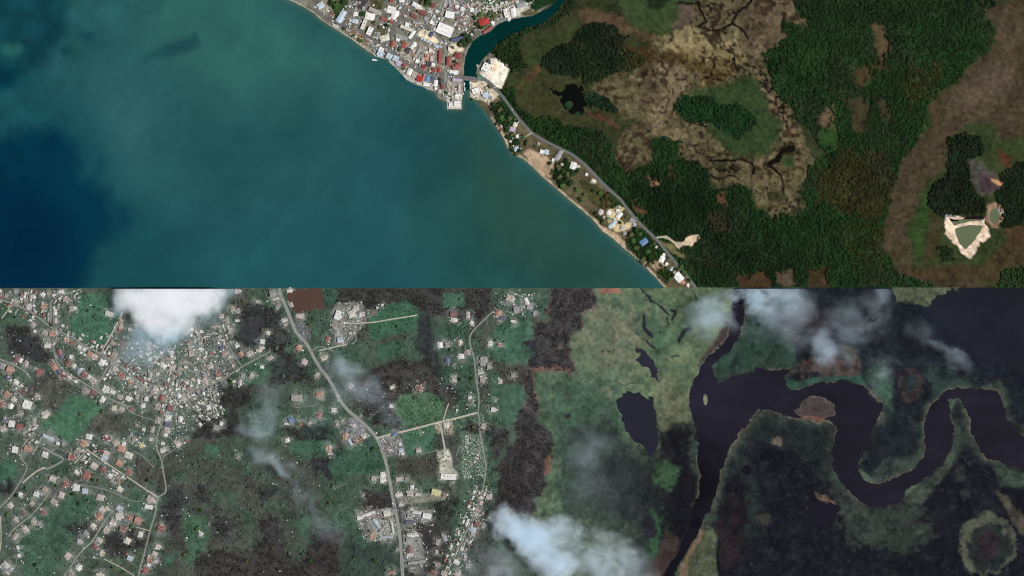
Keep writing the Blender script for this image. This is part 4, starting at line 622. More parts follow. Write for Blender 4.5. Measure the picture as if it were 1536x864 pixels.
def m_torn(code, v):
    def f():
        r = random.Random(100 + v); V, F = [], []
        for sgn in (-1, 1):
            for i in range(6):
                for j in range(2):
                    if r.random() < .36: continue
                    x0, x1 = -.54 + .18 * i + .004, -.54 + .18 * (i + 1) - .004
                    if j == 0: y0, z0, y1, z1 = sgn * .56, -.06, sgn * .28, .47
                    else: y0, z0, y1, z1 = sgn * .285, .475, sgn * .002, 1
                    a, b, c, d = (x0, y0, z0), (x1, y0, z0), (x1, y1, z1), (x0, y1, z1)
                    if sgn > 0: a, b, c, d = b, a, d, c
                    slope_vf(V, F, a, b, c, d, .03)
        for y_, z_ in ((-.545, -.1), (-.282, .42), (0, .93), (.282, .42), (.545, -.1)): box_vf(-.53, .53, y_ - .02, y_ + .02, z_ - .04, z_ + .03, V, F)
        for x_ in (-.5, .5):
            for sg in (-1, 1): slope_vf(V, F, *([(x_ - .01, -.55, -.09), (x_ + .01, -.55, -.09), (x_ + .01, 0, .95), (x_ - .01, 0, .95)] if sg < 0 else [(x_ + .01, .55, -.09), (x_ - .01, .55, -.09), (x_ - .01, 0, .95), (x_ + .01, 0, .95)]), .05)
        return mesh('roof', V, F, roof_mat(code, 1))
    return cached(('t', code, v, SOUTH[0]), f)
def m_rafters():
    def f():
        V, F = [], []
        for i in range(7):
            x = -.5 + i / 6
            for sgn in (-1, 1): slope_vf(V, F, *( [(x - .012, sgn * .53, -.05), (x + .012, sgn * .53, -.05), (x + .012, 0, .92), (x - .012, 0, .92)] if sgn < 0 else [(x + .012, .53, -.05), (x - .012, .53, -.05), (x - .012, 0, .92), (x + .012, 0, .92)]), .06)
        box_vf(-.52, .52, -.015, .015, .86, .93, V, F)
        return mesh('rafters', V, F, MAT_WOOD)
    return cached('raf', f)
def m_porch(code): return cached(('p', code, SOUTH[0]), lambda: mesh('porch', *(lambda V, F: (slope_vf(V, F, (-.5, -.5, .8), (.5, -.5, .8), (.5, .5, 1), (-.5, .5, 1), .04), box_vf(-.46, -.42, -.46, -.42, 0, .76, V, F), box_vf(.42, .46, -.46, -.42, 0, .76, V, F), (V, F))[-1])([], []), roof_mat(code, 0)))
def lathe(name, prof, n, mat):
    V = [(r * math.cos(2 * math.pi * i / n), r * math.sin(2 * math.pi * i / n), z) for r, z in prof for i in range(n)]
    F = [(k * n + i, k * n + (i + 1) % n, (k + 1) * n + (i + 1) % n, (k + 1) * n + i) for k in range(len(prof) - 1) for i in range(n)]
    F += [tuple(range(n - 1, -1, -1)), tuple((len(prof) - 1) * n + i for i in range(n))]
    return mesh(name, V, F, mat)
def m_tank(): return cached('tank', lambda: lathe('water_tank', [(.8, 0), (.82, .1), (.82, 1.2), (.7, 1.5), (.3, 1.62), (.28, 1.72)], 10, MAT_TANK))
def m_vent(): return cached('vent', lambda: mesh('roof_vent', *box_vf(-.5, .5, -.5, .5, 0, .7), MAT_DARK))
def m_ridge(): return cached('ridge', lambda: mesh('ridge_cap', *box_vf(-.54, .54, -.012, .012, .985, 1.03), MAT_CONC))
def m_door(): return cached('door', lambda: mesh('door', *box_vf(-.5, .5, -.06, .06, 0, 2.1), MAT_WOOD))
def m_win(): return cached('win', lambda: mesh('window', *box_vf(-.6, .6, -.05, .05, 1.0, 2.1), MAT_GLASS))
def place(name, me, parent, loc, scale=(1, 1, 1), rz=0):
    o = bpy.data.objects.new(name, me); COLL.objects.link(o); o.parent = parent; o.location = loc; o.scale = scale; o.rotation_euler = (0, 0, rz); return o
TORN = (' with torn open roof sheets', ' with parts of the roof missing')
def building(x, y, w, l, ang, code, style, name, label, cat, group, h=3.0, rh=1.5, extras=True):
    w *= M; l *= M; a = math.radians(-ang)
    if l > w: w, l = l, w; a += math.pi / 2
    e = bpy.data.objects.new(name, None); COLL.objects.link(e); e.empty_display_size = 2; e.location = (WX(x), WY(y), 0); e.rotation_euler = (0, 0, a)
    tag(e, label, cat, group)
    place('walls', m_walls(random.randrange(4)), e, (0, 0, 0), (w * .94, l * .94, h))
    wn = random.random() < .4
    if style == 'gable': place('roof', m_gable(code, wn), e, (0, 0, h), (w, l, rh))
    elif style == 'hip': place('roof', m_hip(code, wn), e, (0, 0, h), (w, l, rh))
    elif style == 'flat': place('roof', m_flat(code, wn), e, (0, 0, h), (w, l, 1.4))
    else:
        r = place('roof', m_torn(code, random.randrange(5)), e, (0, 0, h), (w, l, rh)); place('rafters', m_rafters(), e, (0, 0, h), (w, l, rh))
    if extras:
        place('door', m_door(), e, (w * .12, -l * .47 - .04, 0)); place('window', m_win(), e, (-w * .25, -l * .47 - .04, 0)); place('window', m_win(), e, (w * .34, -l * .47 - .04, 0))
        if random.random() < .35: place('porch', m_porch(code), e, (random.uniform(-.2, .2) * w, -l * .5 - 1.3, 0), (w * .4, 2.8, h * .92))
        if SOUTH[0] and w < 26:
            for _ in range(random.choice([0, 1, 1, 2])):
                sx, sy = random.choice([(1, random.uniform(-.3, .3)), (-1, random.uniform(-.3, .3)), (random.uniform(-.3, .3), 1)]); aw, al = random.uniform(2.5, 4.6), random.uniform(2.4, 4)
                an = place('annexe', m_walls(random.randrange(4)), e, (sx * (w * .47 + aw * .5) if abs(sx) == 1 else sx * w, sy * l if abs(sx) == 1 else l * .47 + al * .5, 0), (aw, al, 2.3)); place('annexe_roof', m_flat(random.choice('WWCTG'), random.random() < .5), an, (0, 0, 1.0), (1.06, 1.06, .35))
        if random.random() < .18: place('water_tank', m_tank(), e, (w * .5 + 1.4, random.uniform(-.3, .3) * l, 0))
    if w > 14 and style == 'flat':
        for i in range(int(w // 9)):
            place('roof_vent', m_vent(), e, ((i - w / 18 + .6) * 8, random.uniform(-.25, .25) * l, h + .34), (random.uniform(1, 2.2), random.uniform(1, 1.8), 1.2))
    if w > 13 and style == 'gable': place('ridge_cap', m_ridge(), e, (0, 0, h), (w, l, rh))
    return e
# ------------------------------------------------------------------ the northern town
TB = """481 8.5 10 9 -30 L hip|pale blue roofed house near the western sea wall under trees;512 25 8 20 32 L gable|long pale blue roofed hall running down towards the shore road
534 21 7 6 10 W gable;533 32 9 6 10 L hip;563 17 20 6 25 T gable|long beige roofed shed beside the dry grass lot;555 25 14 10 15 W hip|square white roofed building among yard trees;546 37 6 16 22 C flat;555 47 8 13 25 W flat;577 57.5 14 9 -15 C hip|cream hip roofed corner building above the shore road bend
587 15 13 11 15 W flat;592.6 22 8 14 30 W gable;576.5 29 10 5 20 R gable;587 33 6 5 20 R gable;587.5 2 6 4 0 R gable;603 1 8 5 0 W gable;625 8.5 14 6 30 W gable;631 13.5 6 5 20 W flat;633 18.6 14 6 25 M gable|long maroon roofed row beside the inland street;621 24.5 10 5 25 M gable;611 37 6 6 0 W flat;611 43 22 5 20 C flat|long narrow cream roofed row on the cross street;650 7.6 8 6 10 M hip
675 22.5 14 10 12 W flat|smaller white flat roofed store north of the great white warehouse;667.5 45 25 16.5 23 W flat|great white flat roofed warehouse at the street fork;603 56 20 6 15 G flat|long grey flat roofed terrace above the shore road;618 52 14 5 -55 W gable;606 68 8 8 15 R hip;589 66 6 9 10 R gable;620 68 5 12 35 W gable;640 61.5 20 3 25 L flat|thin pale blue arcade roof along the sandy lot;657 69 14 3 15 L flat|short pale blue arcade roof by the street corner;647 52 6 7 40 N gable|navy roofed kiosk on the sandy lot
659.5 85 5 20 3 F gable|long narrow brick red roofed hall beside the north south street;640 86 6 8 10 O gable;643 96.5 7 8 10 D flat;636 100 6 6 10 F gable;652 105 7 6 5 R hip;660 105 6 7 5 R hip;673.5 92 7 13 3 R hip;687 83 10 8 20 F hip;685 100 14 7 -25 R gable|slanted red roofed house on the west river bank;681.5 108 14 5 5 W gable;726 33 15 9 -15 S hip|bright red hip roofed lodge above the river;732 45 16 5 -35 R gable|long red roofed boathouse on the river edge;739 35 4 7 -30 W gable;759 20 6 14 -15 W flat;770 18.6 7 12 -12 W gable;782 7 14 8 -20 G gable;707.7 15 6 6 0 W hip;713 19 7 6 30 G gable;694 13.5 6 5 20 W gable;688 57.5 22 4 -15 N gable|long slate blue roofed market shed near the river bend
570.6 81 10 8 25 L flat|pale blue roofed building on the sea edge by the small quay;572 74.5 8 6 25 W gable;584 84.6 9 8 30 L gable;593.5 88 8 8 30 L gable;598 95 8 7 30 V gable;607 98 6 6 30 R hip;614.6 108 7 10 25 W gable|white gabled shop backing onto the sea;622 112 8 9 20 T flat;630 118 9 9 20 S gable|bright red roofed shop backing onto the sea;635.5 116 3 11 15 O gable;641 117.5 7 9 10 B gable|blue roofed shop beside the bright red shop;640 127 10 5 10 W flat;648.5 118.5 6 7 10 N flat;653.6 125 6 9 10 W gable;662 122 6 10 5 D gable;664 130 6 8 5 M gable;685.7 120 14 4 5 V gable|long lilac roofed shed just below the bridge road;689 132 4 10 3 P gable;686 144 6 5 0 W flat;680 150 5 5 0 G flat;686 156 9 8 3 W gable|white roofed shed at the tip of the quay;677 157 7 6 0 W flat
714 136 12 8 -20 W flat|white flat roofed depot on the east bank by the river mouth;729 143 9 8 30 L gable;736 146 5 4 20 G gable;720 115.5 8 5 5 E gable|green roofed kiosk at the east end of the bridge;733 93 5 7 25 D flat|dark grey shed at the edge of the white sand lot;729 101 11 13 28 W flat|white roofed building set on the white sand lot;724 140 5 4 10 W gable
546 12 5 5 20 G flat;568 50 5 4 20 G flat;602 80 6 5 30 T gable;612 76 6 9 30 D flat;628 76 4 12 25 G gable;634 90 5 7 10 T gable;626 92 5 6 20 W flat;646 76 5 6 10 C flat;648 88 5 7 5 P flat;650 97 5 5 5 W gable;676 74 8 5 10 C flat;680 88 5 5 10 T gable;692 30 5 4 20 G flat;686 10 6 4 10 W flat;676 8 5 4 0 G flat;640 28 8 6 25 G flat;648 34 6 5 25 W flat;622 34 6 4 25 G gable;597 60 6 4 20 W flat;659 137 5 6 0 T gable;654 133 4 4 0 W flat;672 128 4 8 0 T flat;744 10 0 0 0 W flat;752 26 5 5 0 G gable;764 28 5 4 0 W gable;790 6 5 4 10 C gable;776 4 5 4 10 W gable"""
PLACE_N = [(490, 12, 'near the western sea wall'), (535, 28, 'on the seafront side street'), (570, 28, 'between the dry grass lots'), (585, 30, 'along the sloping inland street'), (610, 10, 'on the northern street edge'), (630, 22, 'behind the maroon roofed row'), (645, 30, 'opposite the white warehouse'), (610, 60, 'by the long grey terrace'), (620, 80, 'in the block above the shore road'), (645, 90, 'beside the long brick red hall'), (655, 104, 'facing the bridge road'), (680, 90, 'between the street and the river'), (590, 88, 'backing onto the sea wall'), (608, 104, 'on the seaward bend of the shore road'), (640, 124, 'on the sea edge past the red shop'), (660, 128, 'by the narrow beach beside the quay'), (682, 150, 'on the concrete quay'), (692, 130, 'on the west side of the river mouth'), (690, 12, 'around the grey parking lot'), (710, 18, 'at the bend of the white dirt road'), (740, 34, 'beside the bright red lodge'), (768, 18, 'on the pale lot above the river'), (785, 6, 'at the end of the white dirt road'), (722, 140, 'on the sandy east bank by the river mouth'), (676, 76, 'on the cream yard near the river bend')]
PLACE_S = [(30, 440, 'on the northern lane of the village'), (70, 440, 'by the curved lane'), (105, 450, 'between curved lane and green field'), (80, 475, 'lining the lane west of the green field'), (55, 485, 'at the dark flooded woodland edge'), (75, 515, 'on the dark flooded ground'), (110, 510, 'lining the long diagonal lane'), (140, 530, 'below the large green field'), (95, 535, 'inside the curving lane'), (115, 560, 'along the lower curving lane'), (60, 560, 'south of the dark flooded woodland'), (15, 555, 'on the south western lane'), (30, 590, 'north west of the sports field'), (50, 615, 'west of the sports field'), (20, 640, 'in the western yards'), (185, 490, 'under the thin cloud edge'), (165, 475, 'in the large green field'), (180, 510, 'east of the straight pale track'), (185, 560, 'where the lanes meet'), (220, 540, 'in the debris strewn quarter under the cloud'), (160, 590, 'above the sports field'), (190, 600, 'in the quarter east of the sports field'), (225, 590, 'in the packed quarter by the lane junction'), (245, 605, 'lining the north south lane'), (245, 640, 'along the middle of the north south lane'), (205, 645, 'on the green slope west of the lane'), (75, 660, 'below the sports field'), (40, 680, 'around the oval yard'), (115, 680, 'by the fork of the pale lanes'), (160, 665, 'north of the straight pale lane'), (185, 690, 'beside the straight pale lane'), (145, 705, 'south of the straight pale lane'), (100, 725, 'on the lower western lanes'), (60, 740, 'on the diagonal western lane'), (40, 765, 'along the western diagonal lane'), (30, 795, 'at the foot of the western diagonal lane'), (150, 745, 'above the mixed green field'), (175, 770, 'at the top of the southern diagonal lane'), (215, 755, 'near the bend of the eastern lane'), (195, 780, 'on the short cream lane'), (150, 790, 'along the southern diagonal lane'), (190, 810, 'by the dark scorched thicket'), (115, 825, 'on the open green field'), (110, 850, 'at the foot of the southern diagonal lane'), (235, 795, 'east of the eastern lane'), (225, 830, 'at the lower end of the eastern lane'), (150, 862, 'on the southern edge field'), (360, 445, 'north of the flooded dark pond'), (410, 440, 'west of the main road'), (440, 440, 'by the brown flood pond'), (345, 480, 'west of the flooded dark pond'), (375, 525, 'south of the flooded dark pond'), (310, 470, 'below the thick white cloud'), (290, 520, 'in the debris strewn village centre'), (325, 520, 'by the short village lane'), (320, 560, 'along the eastern village lane'), (380, 560, 'at the end of the eastern village lane'), (425, 485, 'west of the main road bend'), (455, 525, 'beside the main road'), (470, 545, 'along the lower main road'), (315, 615, 'beside the thin dirt track'), (265, 625, 'on the eastern side of the village'), (255, 660, 'at the south eastern village edge'), (320, 640, 'among the flooded thickets'), (440, 600, 'in the grey yard under thin cloud'), (440, 630, 'in the row of fenced yards'), (475, 625, 'at the eastern end of the fenced yards'), (430, 665, 'at the edge of the green pasture'), (490, 675, 'below the main road pasture'), (510, 470, 'in the pale quarry like yard'), (500, 510, 'at the lower end of the pale yard'), (570, 465, 'on the bright green pasture'), (680, 475, 'in the walled yard near the stream'), (670, 520, 'west of the narrow stream lane'), (690, 535, 'beside the narrow stream lane'), (725, 555, 'east of the narrow stream lane'), (680, 570, 'on the meadow by the narrow lane'), (740, 460, 'in the hamlet north of the meadow'), (790, 455, 'at the end of the hamlet lane'), (735, 520, 'by the scrub above the meadow'), (740, 615, 'on the meadow near the lane junction'), (630, 585, 'above the round olive field'), (520, 655, 'in the paved compound by the main road'), (600, 670, 'on the crowded parking yard'), (670, 640, 'on the sandy patch by the side road'), (670, 715, 'at the foot of the cream sand lot'), (565, 720, 'west of the main road shops'), (600, 720, 'east of the main road shops'), (640, 742, 'in the cream row across the main road'), (550, 770, 'north of the ruined compound'), (570, 795, 'in the ruined compound by the main road'), (640, 772, 'in the white yard beside the flood'), (615, 810, 'by the brown flood water'), (620, 845, 'at the lower edge of the brown flood'), (660, 815, 'standing in the brown flood'), (690, 860, 'at the southern tip of the strip village'), (715, 765, 'in the strip village along the eastern lane'), (700, 800, 'in the lower strip village'), (725, 745, 'at the top of the strip village'), (615, 860, 'south of the ruined compound'), (520, 740, 'in the dark pasture'), (300, 800, 'around the bright green clearing')]
def where(x, y, L): return min(L, key=lambda p: (p[0] - x) ** 2 + (p[1] - y) ** 2)[2]
OCC = []
def style_word(st): return {'gable': 'gabled', 'hip': 'hip roofed', 'flat': 'flat roofed', 'torn': 'storm torn'}[st]
def auto_label(kind, size, code, st, place_):
    return '%s %s with %s %s roof %s' % (size, kind, {'gable': 'gabled', 'hip': 'hipped', 'flat': 'flat', 'torn': 'torn'}[st], CNAME[code], place_)
for line in TB.splitlines():
    for it in line.split(';'):
        d, _, lab = it.strip().partition('|'); f = d.split()
        x, y, w, l, a = map(float, f[:5]); code, st = f[5], f[6]
        if w == 0: continue
        OCC.append((x, y, max(w, l) / 2)); pl = where(x, y, PLACE_N)
        sz = 'large' if w * l > 110 else ('small' if w * l < 36 else 'medium'); lab2 = lab or auto_label('building', sz, code, st, pl)
        w *= .94; l *= .94
        building(x, y, w, l, a, code, st, 'town_building', lab2, 'building', 'town buildings ' + pl, h=random.uniform(4, 6) if w * l > 60 else random.uniform(3, 4.2), rh=1.2 + .05 * min(w, l) * M, extras=w * l < 150)
CB = """773 187 6 6 20 C hip;769 194.5 8 6 20 V gable;775.6 204.6 4 5 0 W gable;813 228 6 6 20 W gable;819.5 228 6 7 20 L hip;838 233 6 16 35 G gable|long grey gabled hall slanting away from the coast road;860 248.6 8 10 20 W hip;774 223 8 5 -45 L gable;913.6 319 6 6 20 W hip;901 318 6 8 30 P gable;929 323 6 10 40 W gable;918.7 336.5 5 14 45 L gable|long pale blue cabin row by the wide beach;934 342 6 6 20 P hip;948 331 7 6 30 G gable;913 328 4 4 0 E gable;937 350 5 5 0 G hip;966 363 11 8 -35 B hip|blue hip roofed villa among dense trees by the beach;993 389 7 9 25 W hip;996 382.5 4 5 0 W flat;1018 416 10 13 -40 W gable|large white gabled house on the grassy coastal plot;1024 423 8 5 45 O gable|orange roofed annexe touching the large white coastal house;1032 427.5 4 4 0 W flat;1007 403 3 6 40 L gable;922 329 4 4 0 C gable;868 250 4 4 0 C gable;843 247 4 4 0 P hip;1000 396 4 4 40 W gable;985 371 4 4 40 C gable;926 316 4 4 30 W gable;906 326 4 4 40 T gable;952 337 4 4 50 L gable;1012 409 4 4 45 T gable;880 262 4 4 30 W gable;808 216 4 4 30 T gable;766 212 4 4 20 P gable;752 190 4 4 30 T gable;830 240 4 4 20 W gable"""
PLACE_C = [(771, 192, 'beside the cream yard west of the coast road'), (776, 212, 'under trees by the shore'), (816, 228, 'at the coast road bend'), (862, 248, 'below the coast road among trees'), (915, 325, 'in the beach cabin cluster'), (940, 340, 'at the edge of the wide beach'), (995, 386, 'on the sandy plot by the coast road'), (1028, 426, 'on the grassy coastal plot'), (1007, 403, 'on the brown coastal plot')]
for it in CB.split(';'):
    d, _, lab = it.strip().partition('|'); f = d.split(); x, y, w, l, a = map(float, f[:5]); code, st = f[5], f[6]
    OCC.append((x, y, max(w, l) / 2)); pl = where(x, y, PLACE_C); sz = 'small' if w * l < 36 else 'medium'
    building(x, y, w, l, a, code, st, 'beach_house', lab or auto_label('house', sz, code, st, pl), 'house', 'beach houses ' + pl, h=3.2, rh=1.6)
# ------------------------------------------------------------------ the southern villages
SOUTH[0] = 1
# keep clear of one another
kept = []
for h_ in sorted(HL, key=lambda q: -q[2] * q[3]):
    if all(math.hypot(h_[0] - q[0], h_[1] - q[1]) > .36 * (min(h_[2], h_[3]) + min(q[2], q[3])) for q in kept): kept.append(h_)
BIG = [q for q in kept if q[2] * q[3] > 118]; SMALL = [q for q in kept if q[2] * q[3] <= 118]
THING, REST = SMALL[:270], SMALL[270:]
road_seg = np.array([((p[i_][0] + p[i_ + 1][0]) / 2, (p[i_][1] + p[i_ + 1][1]) / 2, math.degrees(math.atan2(p[i_ + 1][1] - p[i_][1], p[i_ + 1][0] - p[i_][0]))) for p, w_ in ROADS for i_ in range(len(p) - 1)])
for q in BIG + THING:
    x, y, w, l, a, code = q; w *= .84; l *= .84
    _d = np.hypot(road_seg[:, 0] - x, road_seg[:, 1] - y); _k = int(_d.argmin())
    if w * l < 90 and _d[_k] < 15:
        _t = road_seg[_k, 2]; a = min((_t + n_ * 90 for n_ in range(-3, 4)), key=lambda v: abs(v - a))
    OCC.append((x, y, max(w, l) / 2)); pl = where(x, y, PLACE_S); ar = w * l
    r = random.random(); asp = max(w, l) / min(w, l)
    st = 'torn' if r < (.55 if code in 'TPGO' else .36) else ('hip' if r < .7 and asp < 1.6 else 'gable')
    if ar > 100 and code in 'WGL' and st != 'torn': st = 'flat'
    big = ar > 100
    sz = 'large' if big else ('tiny' if ar < 22 else ('small' if ar < 48 else 'medium'))
    kind = 'building' if big else 'house'
    building(x, y, w, l, a, code, st, 'village_' + kind, auto_label(kind, sz, code, st, pl), kind, 'village %ss %s' % (kind, pl), h=random.uniform(2.8, 3.6) if not big else random.uniform(3.6, 5), rh=1.4 + .12 * min(w, l) * M)
# the remaining sheds and houses too many to single out
VV, FF, MI = [], [], []; SM = [roof_mat(c, k) for c in 'WCTRPG' for k in (0, 1)]
def stuff_house(x, y, w, l, a, mi, h=2.6, rh=1.1):
    ca, sa = math.cos(a), math.sin(a); n0 = len(VV); f0 = len(FF); V, F = box_vf(-w * .46, w * .46, -l * .46, l * .46, -.2, h)
    slope_vf(V, F, (-w / 2, -l / 2, h - .1), (w / 2, -l / 2, h - .1), (w / 2, 0, h + rh), (-w / 2, 0, h + rh), .1); slope_vf(V, F, (w / 2, l / 2, h - .1), (-w / 2, l / 2, h - .1), (-w / 2, .01, h + rh), (w / 2, .01, h + rh), .1)
    for v in V: VV.append((WX(x) + v[0] * ca - v[1] * sa, WY(y) + v[0] * sa + v[1] * ca, v[2]))
    for f in F: FF.append(tuple(n0 + i for i in f)); MI.append(mi)
for q in REST: stuff_house(q[0], q[1], q[2] * M * .9, q[3] * M * .9, math.radians(-q[4]), random.randrange(len(SM))); OCC.append((q[0], q[1], 3))
DENSE = [(pts("150,530 190,490 250,510 300,500 345,470 352,530 335,590 312,635 258,668 240,600 180,590"), 150), (pts("0,432 110,432 100,495 60,470 0,450"), 40), (pts("700,740 735,735 700,830 670,864 685,800"), 30), (pts("90,500 150,525 165,560 130,565 90,540"), 16), (pts("0,560 40,570 60,640 30,660 0,640"), 14), (pts("120,670 200,690 180,720 120,720"), 14)]
road_pts = np.concatenate([np.column_stack([np.concatenate([np.linspace(p[i], p[i + 1], 4) for i in range(len(p) - 1)]), np.full(4 * (len(p) - 1), w)]) for p, w in ROADS])
def free(x, y, r):
    if any(abs(x - o[0]) < o[2] + r and abs(y - o[1]) < o[2] + r for o in OCC): return False
    d = np.hypot(road_pts[:, 0] - x, road_pts[:, 1] - y) - road_pts[:, 2] / 2
    return d.min() > r * .8
for poly, cnt in DENSE:
    segs = []
    for p, w_ in ROADS:
        for i_ in range(len(p) - 1):
            mx_, my_ = (p[i_] + p[i_ + 1]) / 2
            if my_ > 434 and sdf(np.array([mx_]), np.array([my_]), poly)[0] > -6: segs.append((p[i_], p[i_ + 1], w_))
    t = 0
    while cnt > 0 and t < 3000 and segs:
        t += 1; p0, p1, w_ = random.choice(segs); q_ = p0 + (p1 - p0) * random.random(); d_ = p1 - p0; d_ = d_ / (np.hypot(*d_) + 1e-9); w, l = random.uniform(3.8, 6), random.uniform(3, 4.4); side = random.choice((-1, 1)); off = w_ / 2 + l / 2 + random.choice([1.0, 1.4, 7.5, 8.5]); x, y = q_[0] - d_[1] * off * side, q_[1] + d_[0] * off * side
        if y < 435 or not free(x, y, w * .42): continue
        OCC.append((x, y, w * .42)); cnt -= 1
        stuff_house(x, y, w * M, l * M, -math.atan2(d_[1], d_[0]) + random.uniform(-.06, .06), random.choices(range(12), [6, 5, 4, 3, 2, 4, 1, 1.5, 1, 1, 3, 4])[0], rh=1.8)
segs = [(p[i_], p[i_ + 1], w_) for p, w_ in ROADS for i_ in range(len(p) - 1) if p[i_][1] < 150 and sdf(np.array([p[i_][0]]), np.array([p[i_][1]]), TOWN)[0] > 3]; t = 0; cnt = 120
while cnt > 0 and t < 5000:
    t += 1; p0, p1, w_ = random.choice(segs); q_ = p0 + (p1 - p0) * random.random(); d_ = p1 - p0; d_ = d_ / (np.hypot(*d_) + 1e-9); w, l = random.uniform(3, 5.2), random.uniform(2.6, 4); side = random.choice((-1, 1)); off = w_ / 2 + l / 2 + random.choice([.6, 1.0, 6, 11]); x, y = q_[0] - d_[1] * off * side, q_[1] + d_[0] * off * side
    if y < 2 or sdf(np.array([x]), np.array([y]), TOWN)[0] < 4 or not free(x, y, w * .4): continue
    OCC.append((x, y, w * .4)); cnt -= 1; stuff_house(x, y, w * M, l * M, -math.atan2(d_[1], d_[0]), random.choices(range(12), [6, 4, 3, 3, 2, 3, 1, 1.5, 1, 1, 4, 4])[0], rh=1.3)
me = mesh('packed_small_houses', VV, FF)
for m in SM: me.materials.append(m)
me.polygons.foreach_set('material_index', np.array(MI, np.int32)); o = link('packed_houses', me); tag(o, 'packed small houses and sheds filling gaps in town and village quarters', 'houses', kind='stuff')
# ------------------------------------------------------------------ debris and yard clutter (nobody could count it)
def clutter(name, label, P, mats, szr, hr, wts):
    n = len(P); V = np.zeros((n, 8, 3)); cs_ = np.array([(-1, -1, 0), (1, -1, 0), (1, 1, 0), (-1, 1, 0), (-1, -1, 1), (1, -1, 1), (1, 1, 1), (-1, 1, 1)], float)
    a = rng.uniform(0, math.pi, n); sx_ = rng.uniform(*szr, n) * .5; sy_ = sx_ * rng.uniform(.35, 1, n); hh = rng.uniform(*hr, n); tilt = rng.uniform(-.5, .5, (n, 2))
    lx = cs_[None, :, 0] * sx_[:, None]; ly = cs_[None, :, 1] * sy_[:, None]
    V[..., 0] = WX(P[:, 0])[:, None] + lx * np.cos(a)[:, None] - ly * np.sin(a)[:, None]; V[..., 1] = WY(P[:, 1])[:, None] + lx * np.sin(a)[:, None] + ly * np.cos(a)[:, None]
    V[..., 2] = cs_[None, :, 2] * hh[:, None] + np.maximum(0, lx * tilt[:, :1] * .5 + ly * tilt[:, 1:] * .5) * cs_[None, :, 2]
    F = np.array([(4, 5, 6, 7), (0, 1, 5, 4), (1, 2, 6, 5), (2, 3, 7, 6), (3, 0, 4, 7)])[None] + 8 * np.arange(n)[:, None, None]
    me = bpy.data.meshes.new(name); me.from_pydata(V.reshape(-1, 3).tolist(), [], F.reshape(-1, 4).tolist())
    for m in mats: me.materials.append(m)
    me.polygons.foreach_set('material_index', np.repeat(rng.choice(len(mats), n, p=np.array(wts) / sum(wts)), 5).astype(np.int32)); me.update()
    tag(link(name, me), label, name.replace('_', ' '), kind='stuff')
DM = [plain('debris_' + n, c, .8, .2, 1) for n, c in (('white', (226, 224, 216)), ('grey', (150, 148, 142)), ('tan', (158, 148, 136)), ('dark', (70, 64, 60)), ('salmon', (190, 130, 110)), ('pale_blue', (180, 205, 220)))]
DP = []
for x, y, r in OCC:
    if y < 433: continue
    n = rng.integers(4, 11)
    DP.append(np.column_stack([x + rng.normal(0, 2.6 + r * .7, n), y + rng.normal(0, 2.6 + r * .7, n)]))
for poly, n in [(DENSE[0][0], 1500), (pts("690,655 722,650 728,720 695,718"), 420), (pts("500,455 545,450 548,490 515,515 500,515"), 300), (pts("535,765 592,762 594,810 545,812"), 260), (pts("0,432 340,432 330,640 240,720 200,860 0,860"), 700), (pts("600,765 655,765 640,850 606,850"), 160), (pts("490,580 740,560 735,640 560,660"), 260), (pts("240,680 480,680 480,860 240,860"), 160), (pts("700,735 735,735 690,864 665,864"), 420), (pts("740,440 810,440 790,475 740,475"), 160), (pts("570,655 600,650 605,680 578,684"), 120)]:
    P = np.array(poly); q = rng.uniform((P[:, 0].min(), P[:, 1].min()), (P[:, 0].max(), P[:, 1].max()), (n * 2, 2)); q = q[sdf(q[:, 0], q[:, 1], poly) > 0][:n]; DP.append(q)
DP = np.concatenate(DP); DP = DP[(DP[:, 1] > 434)]
_gi = (np.clip(((DP[:, 1] - Y0) / STEP).round().astype(int), 0, NYg - 1), np.clip(((DP[:, 0] - X0) / STEP).round().astype(int), 0, NXg - 1)); _gg = S.c[..., 1][_gi] - S.c[..., 0][_gi]; DP = DP[((_gg < .055) | (rng.random(len(DP)) < .18)) & (WATER[_gi] < -1)]
clutter('storm_debris', 'pale storm debris scattered between the wrecked village houses', DP, DM, (.7, 3.2), (.15, .8), [6.5, 5, 5, 4, 1.0, .4])
TP = []
for x, y, r in OCC:
    if y < 432 and x < 800: TP.append(np.column_stack([x + rng.normal(0, 4 + r * .6, 7), y + rng.normal(0, 4 + r * .6, 7)]))
TP.append(np.column_stack([rng.uniform(672, 693, 70), rng.uniform(136, 161, 70)])); TP.append(np.column_stack([rng.uniform(704, 735, 60), rng.uniform(124, 148, 60)]))
TP = np.concatenate(TP); TP = TP[(sdf(TP[:, 0], TP[:, 1], SEA) < -2) & (sdf(TP[:, 0], TP[:, 1], RIVN) < -2) & (TP[:, 1] < 430)]
clutter('yard_clutter', 'small sheds crates and stalls crowding the seaside town yards', TP, DM, (1.2, 4.0), (.6, 2.2), [6, 4, 3, 4, 2, 1])
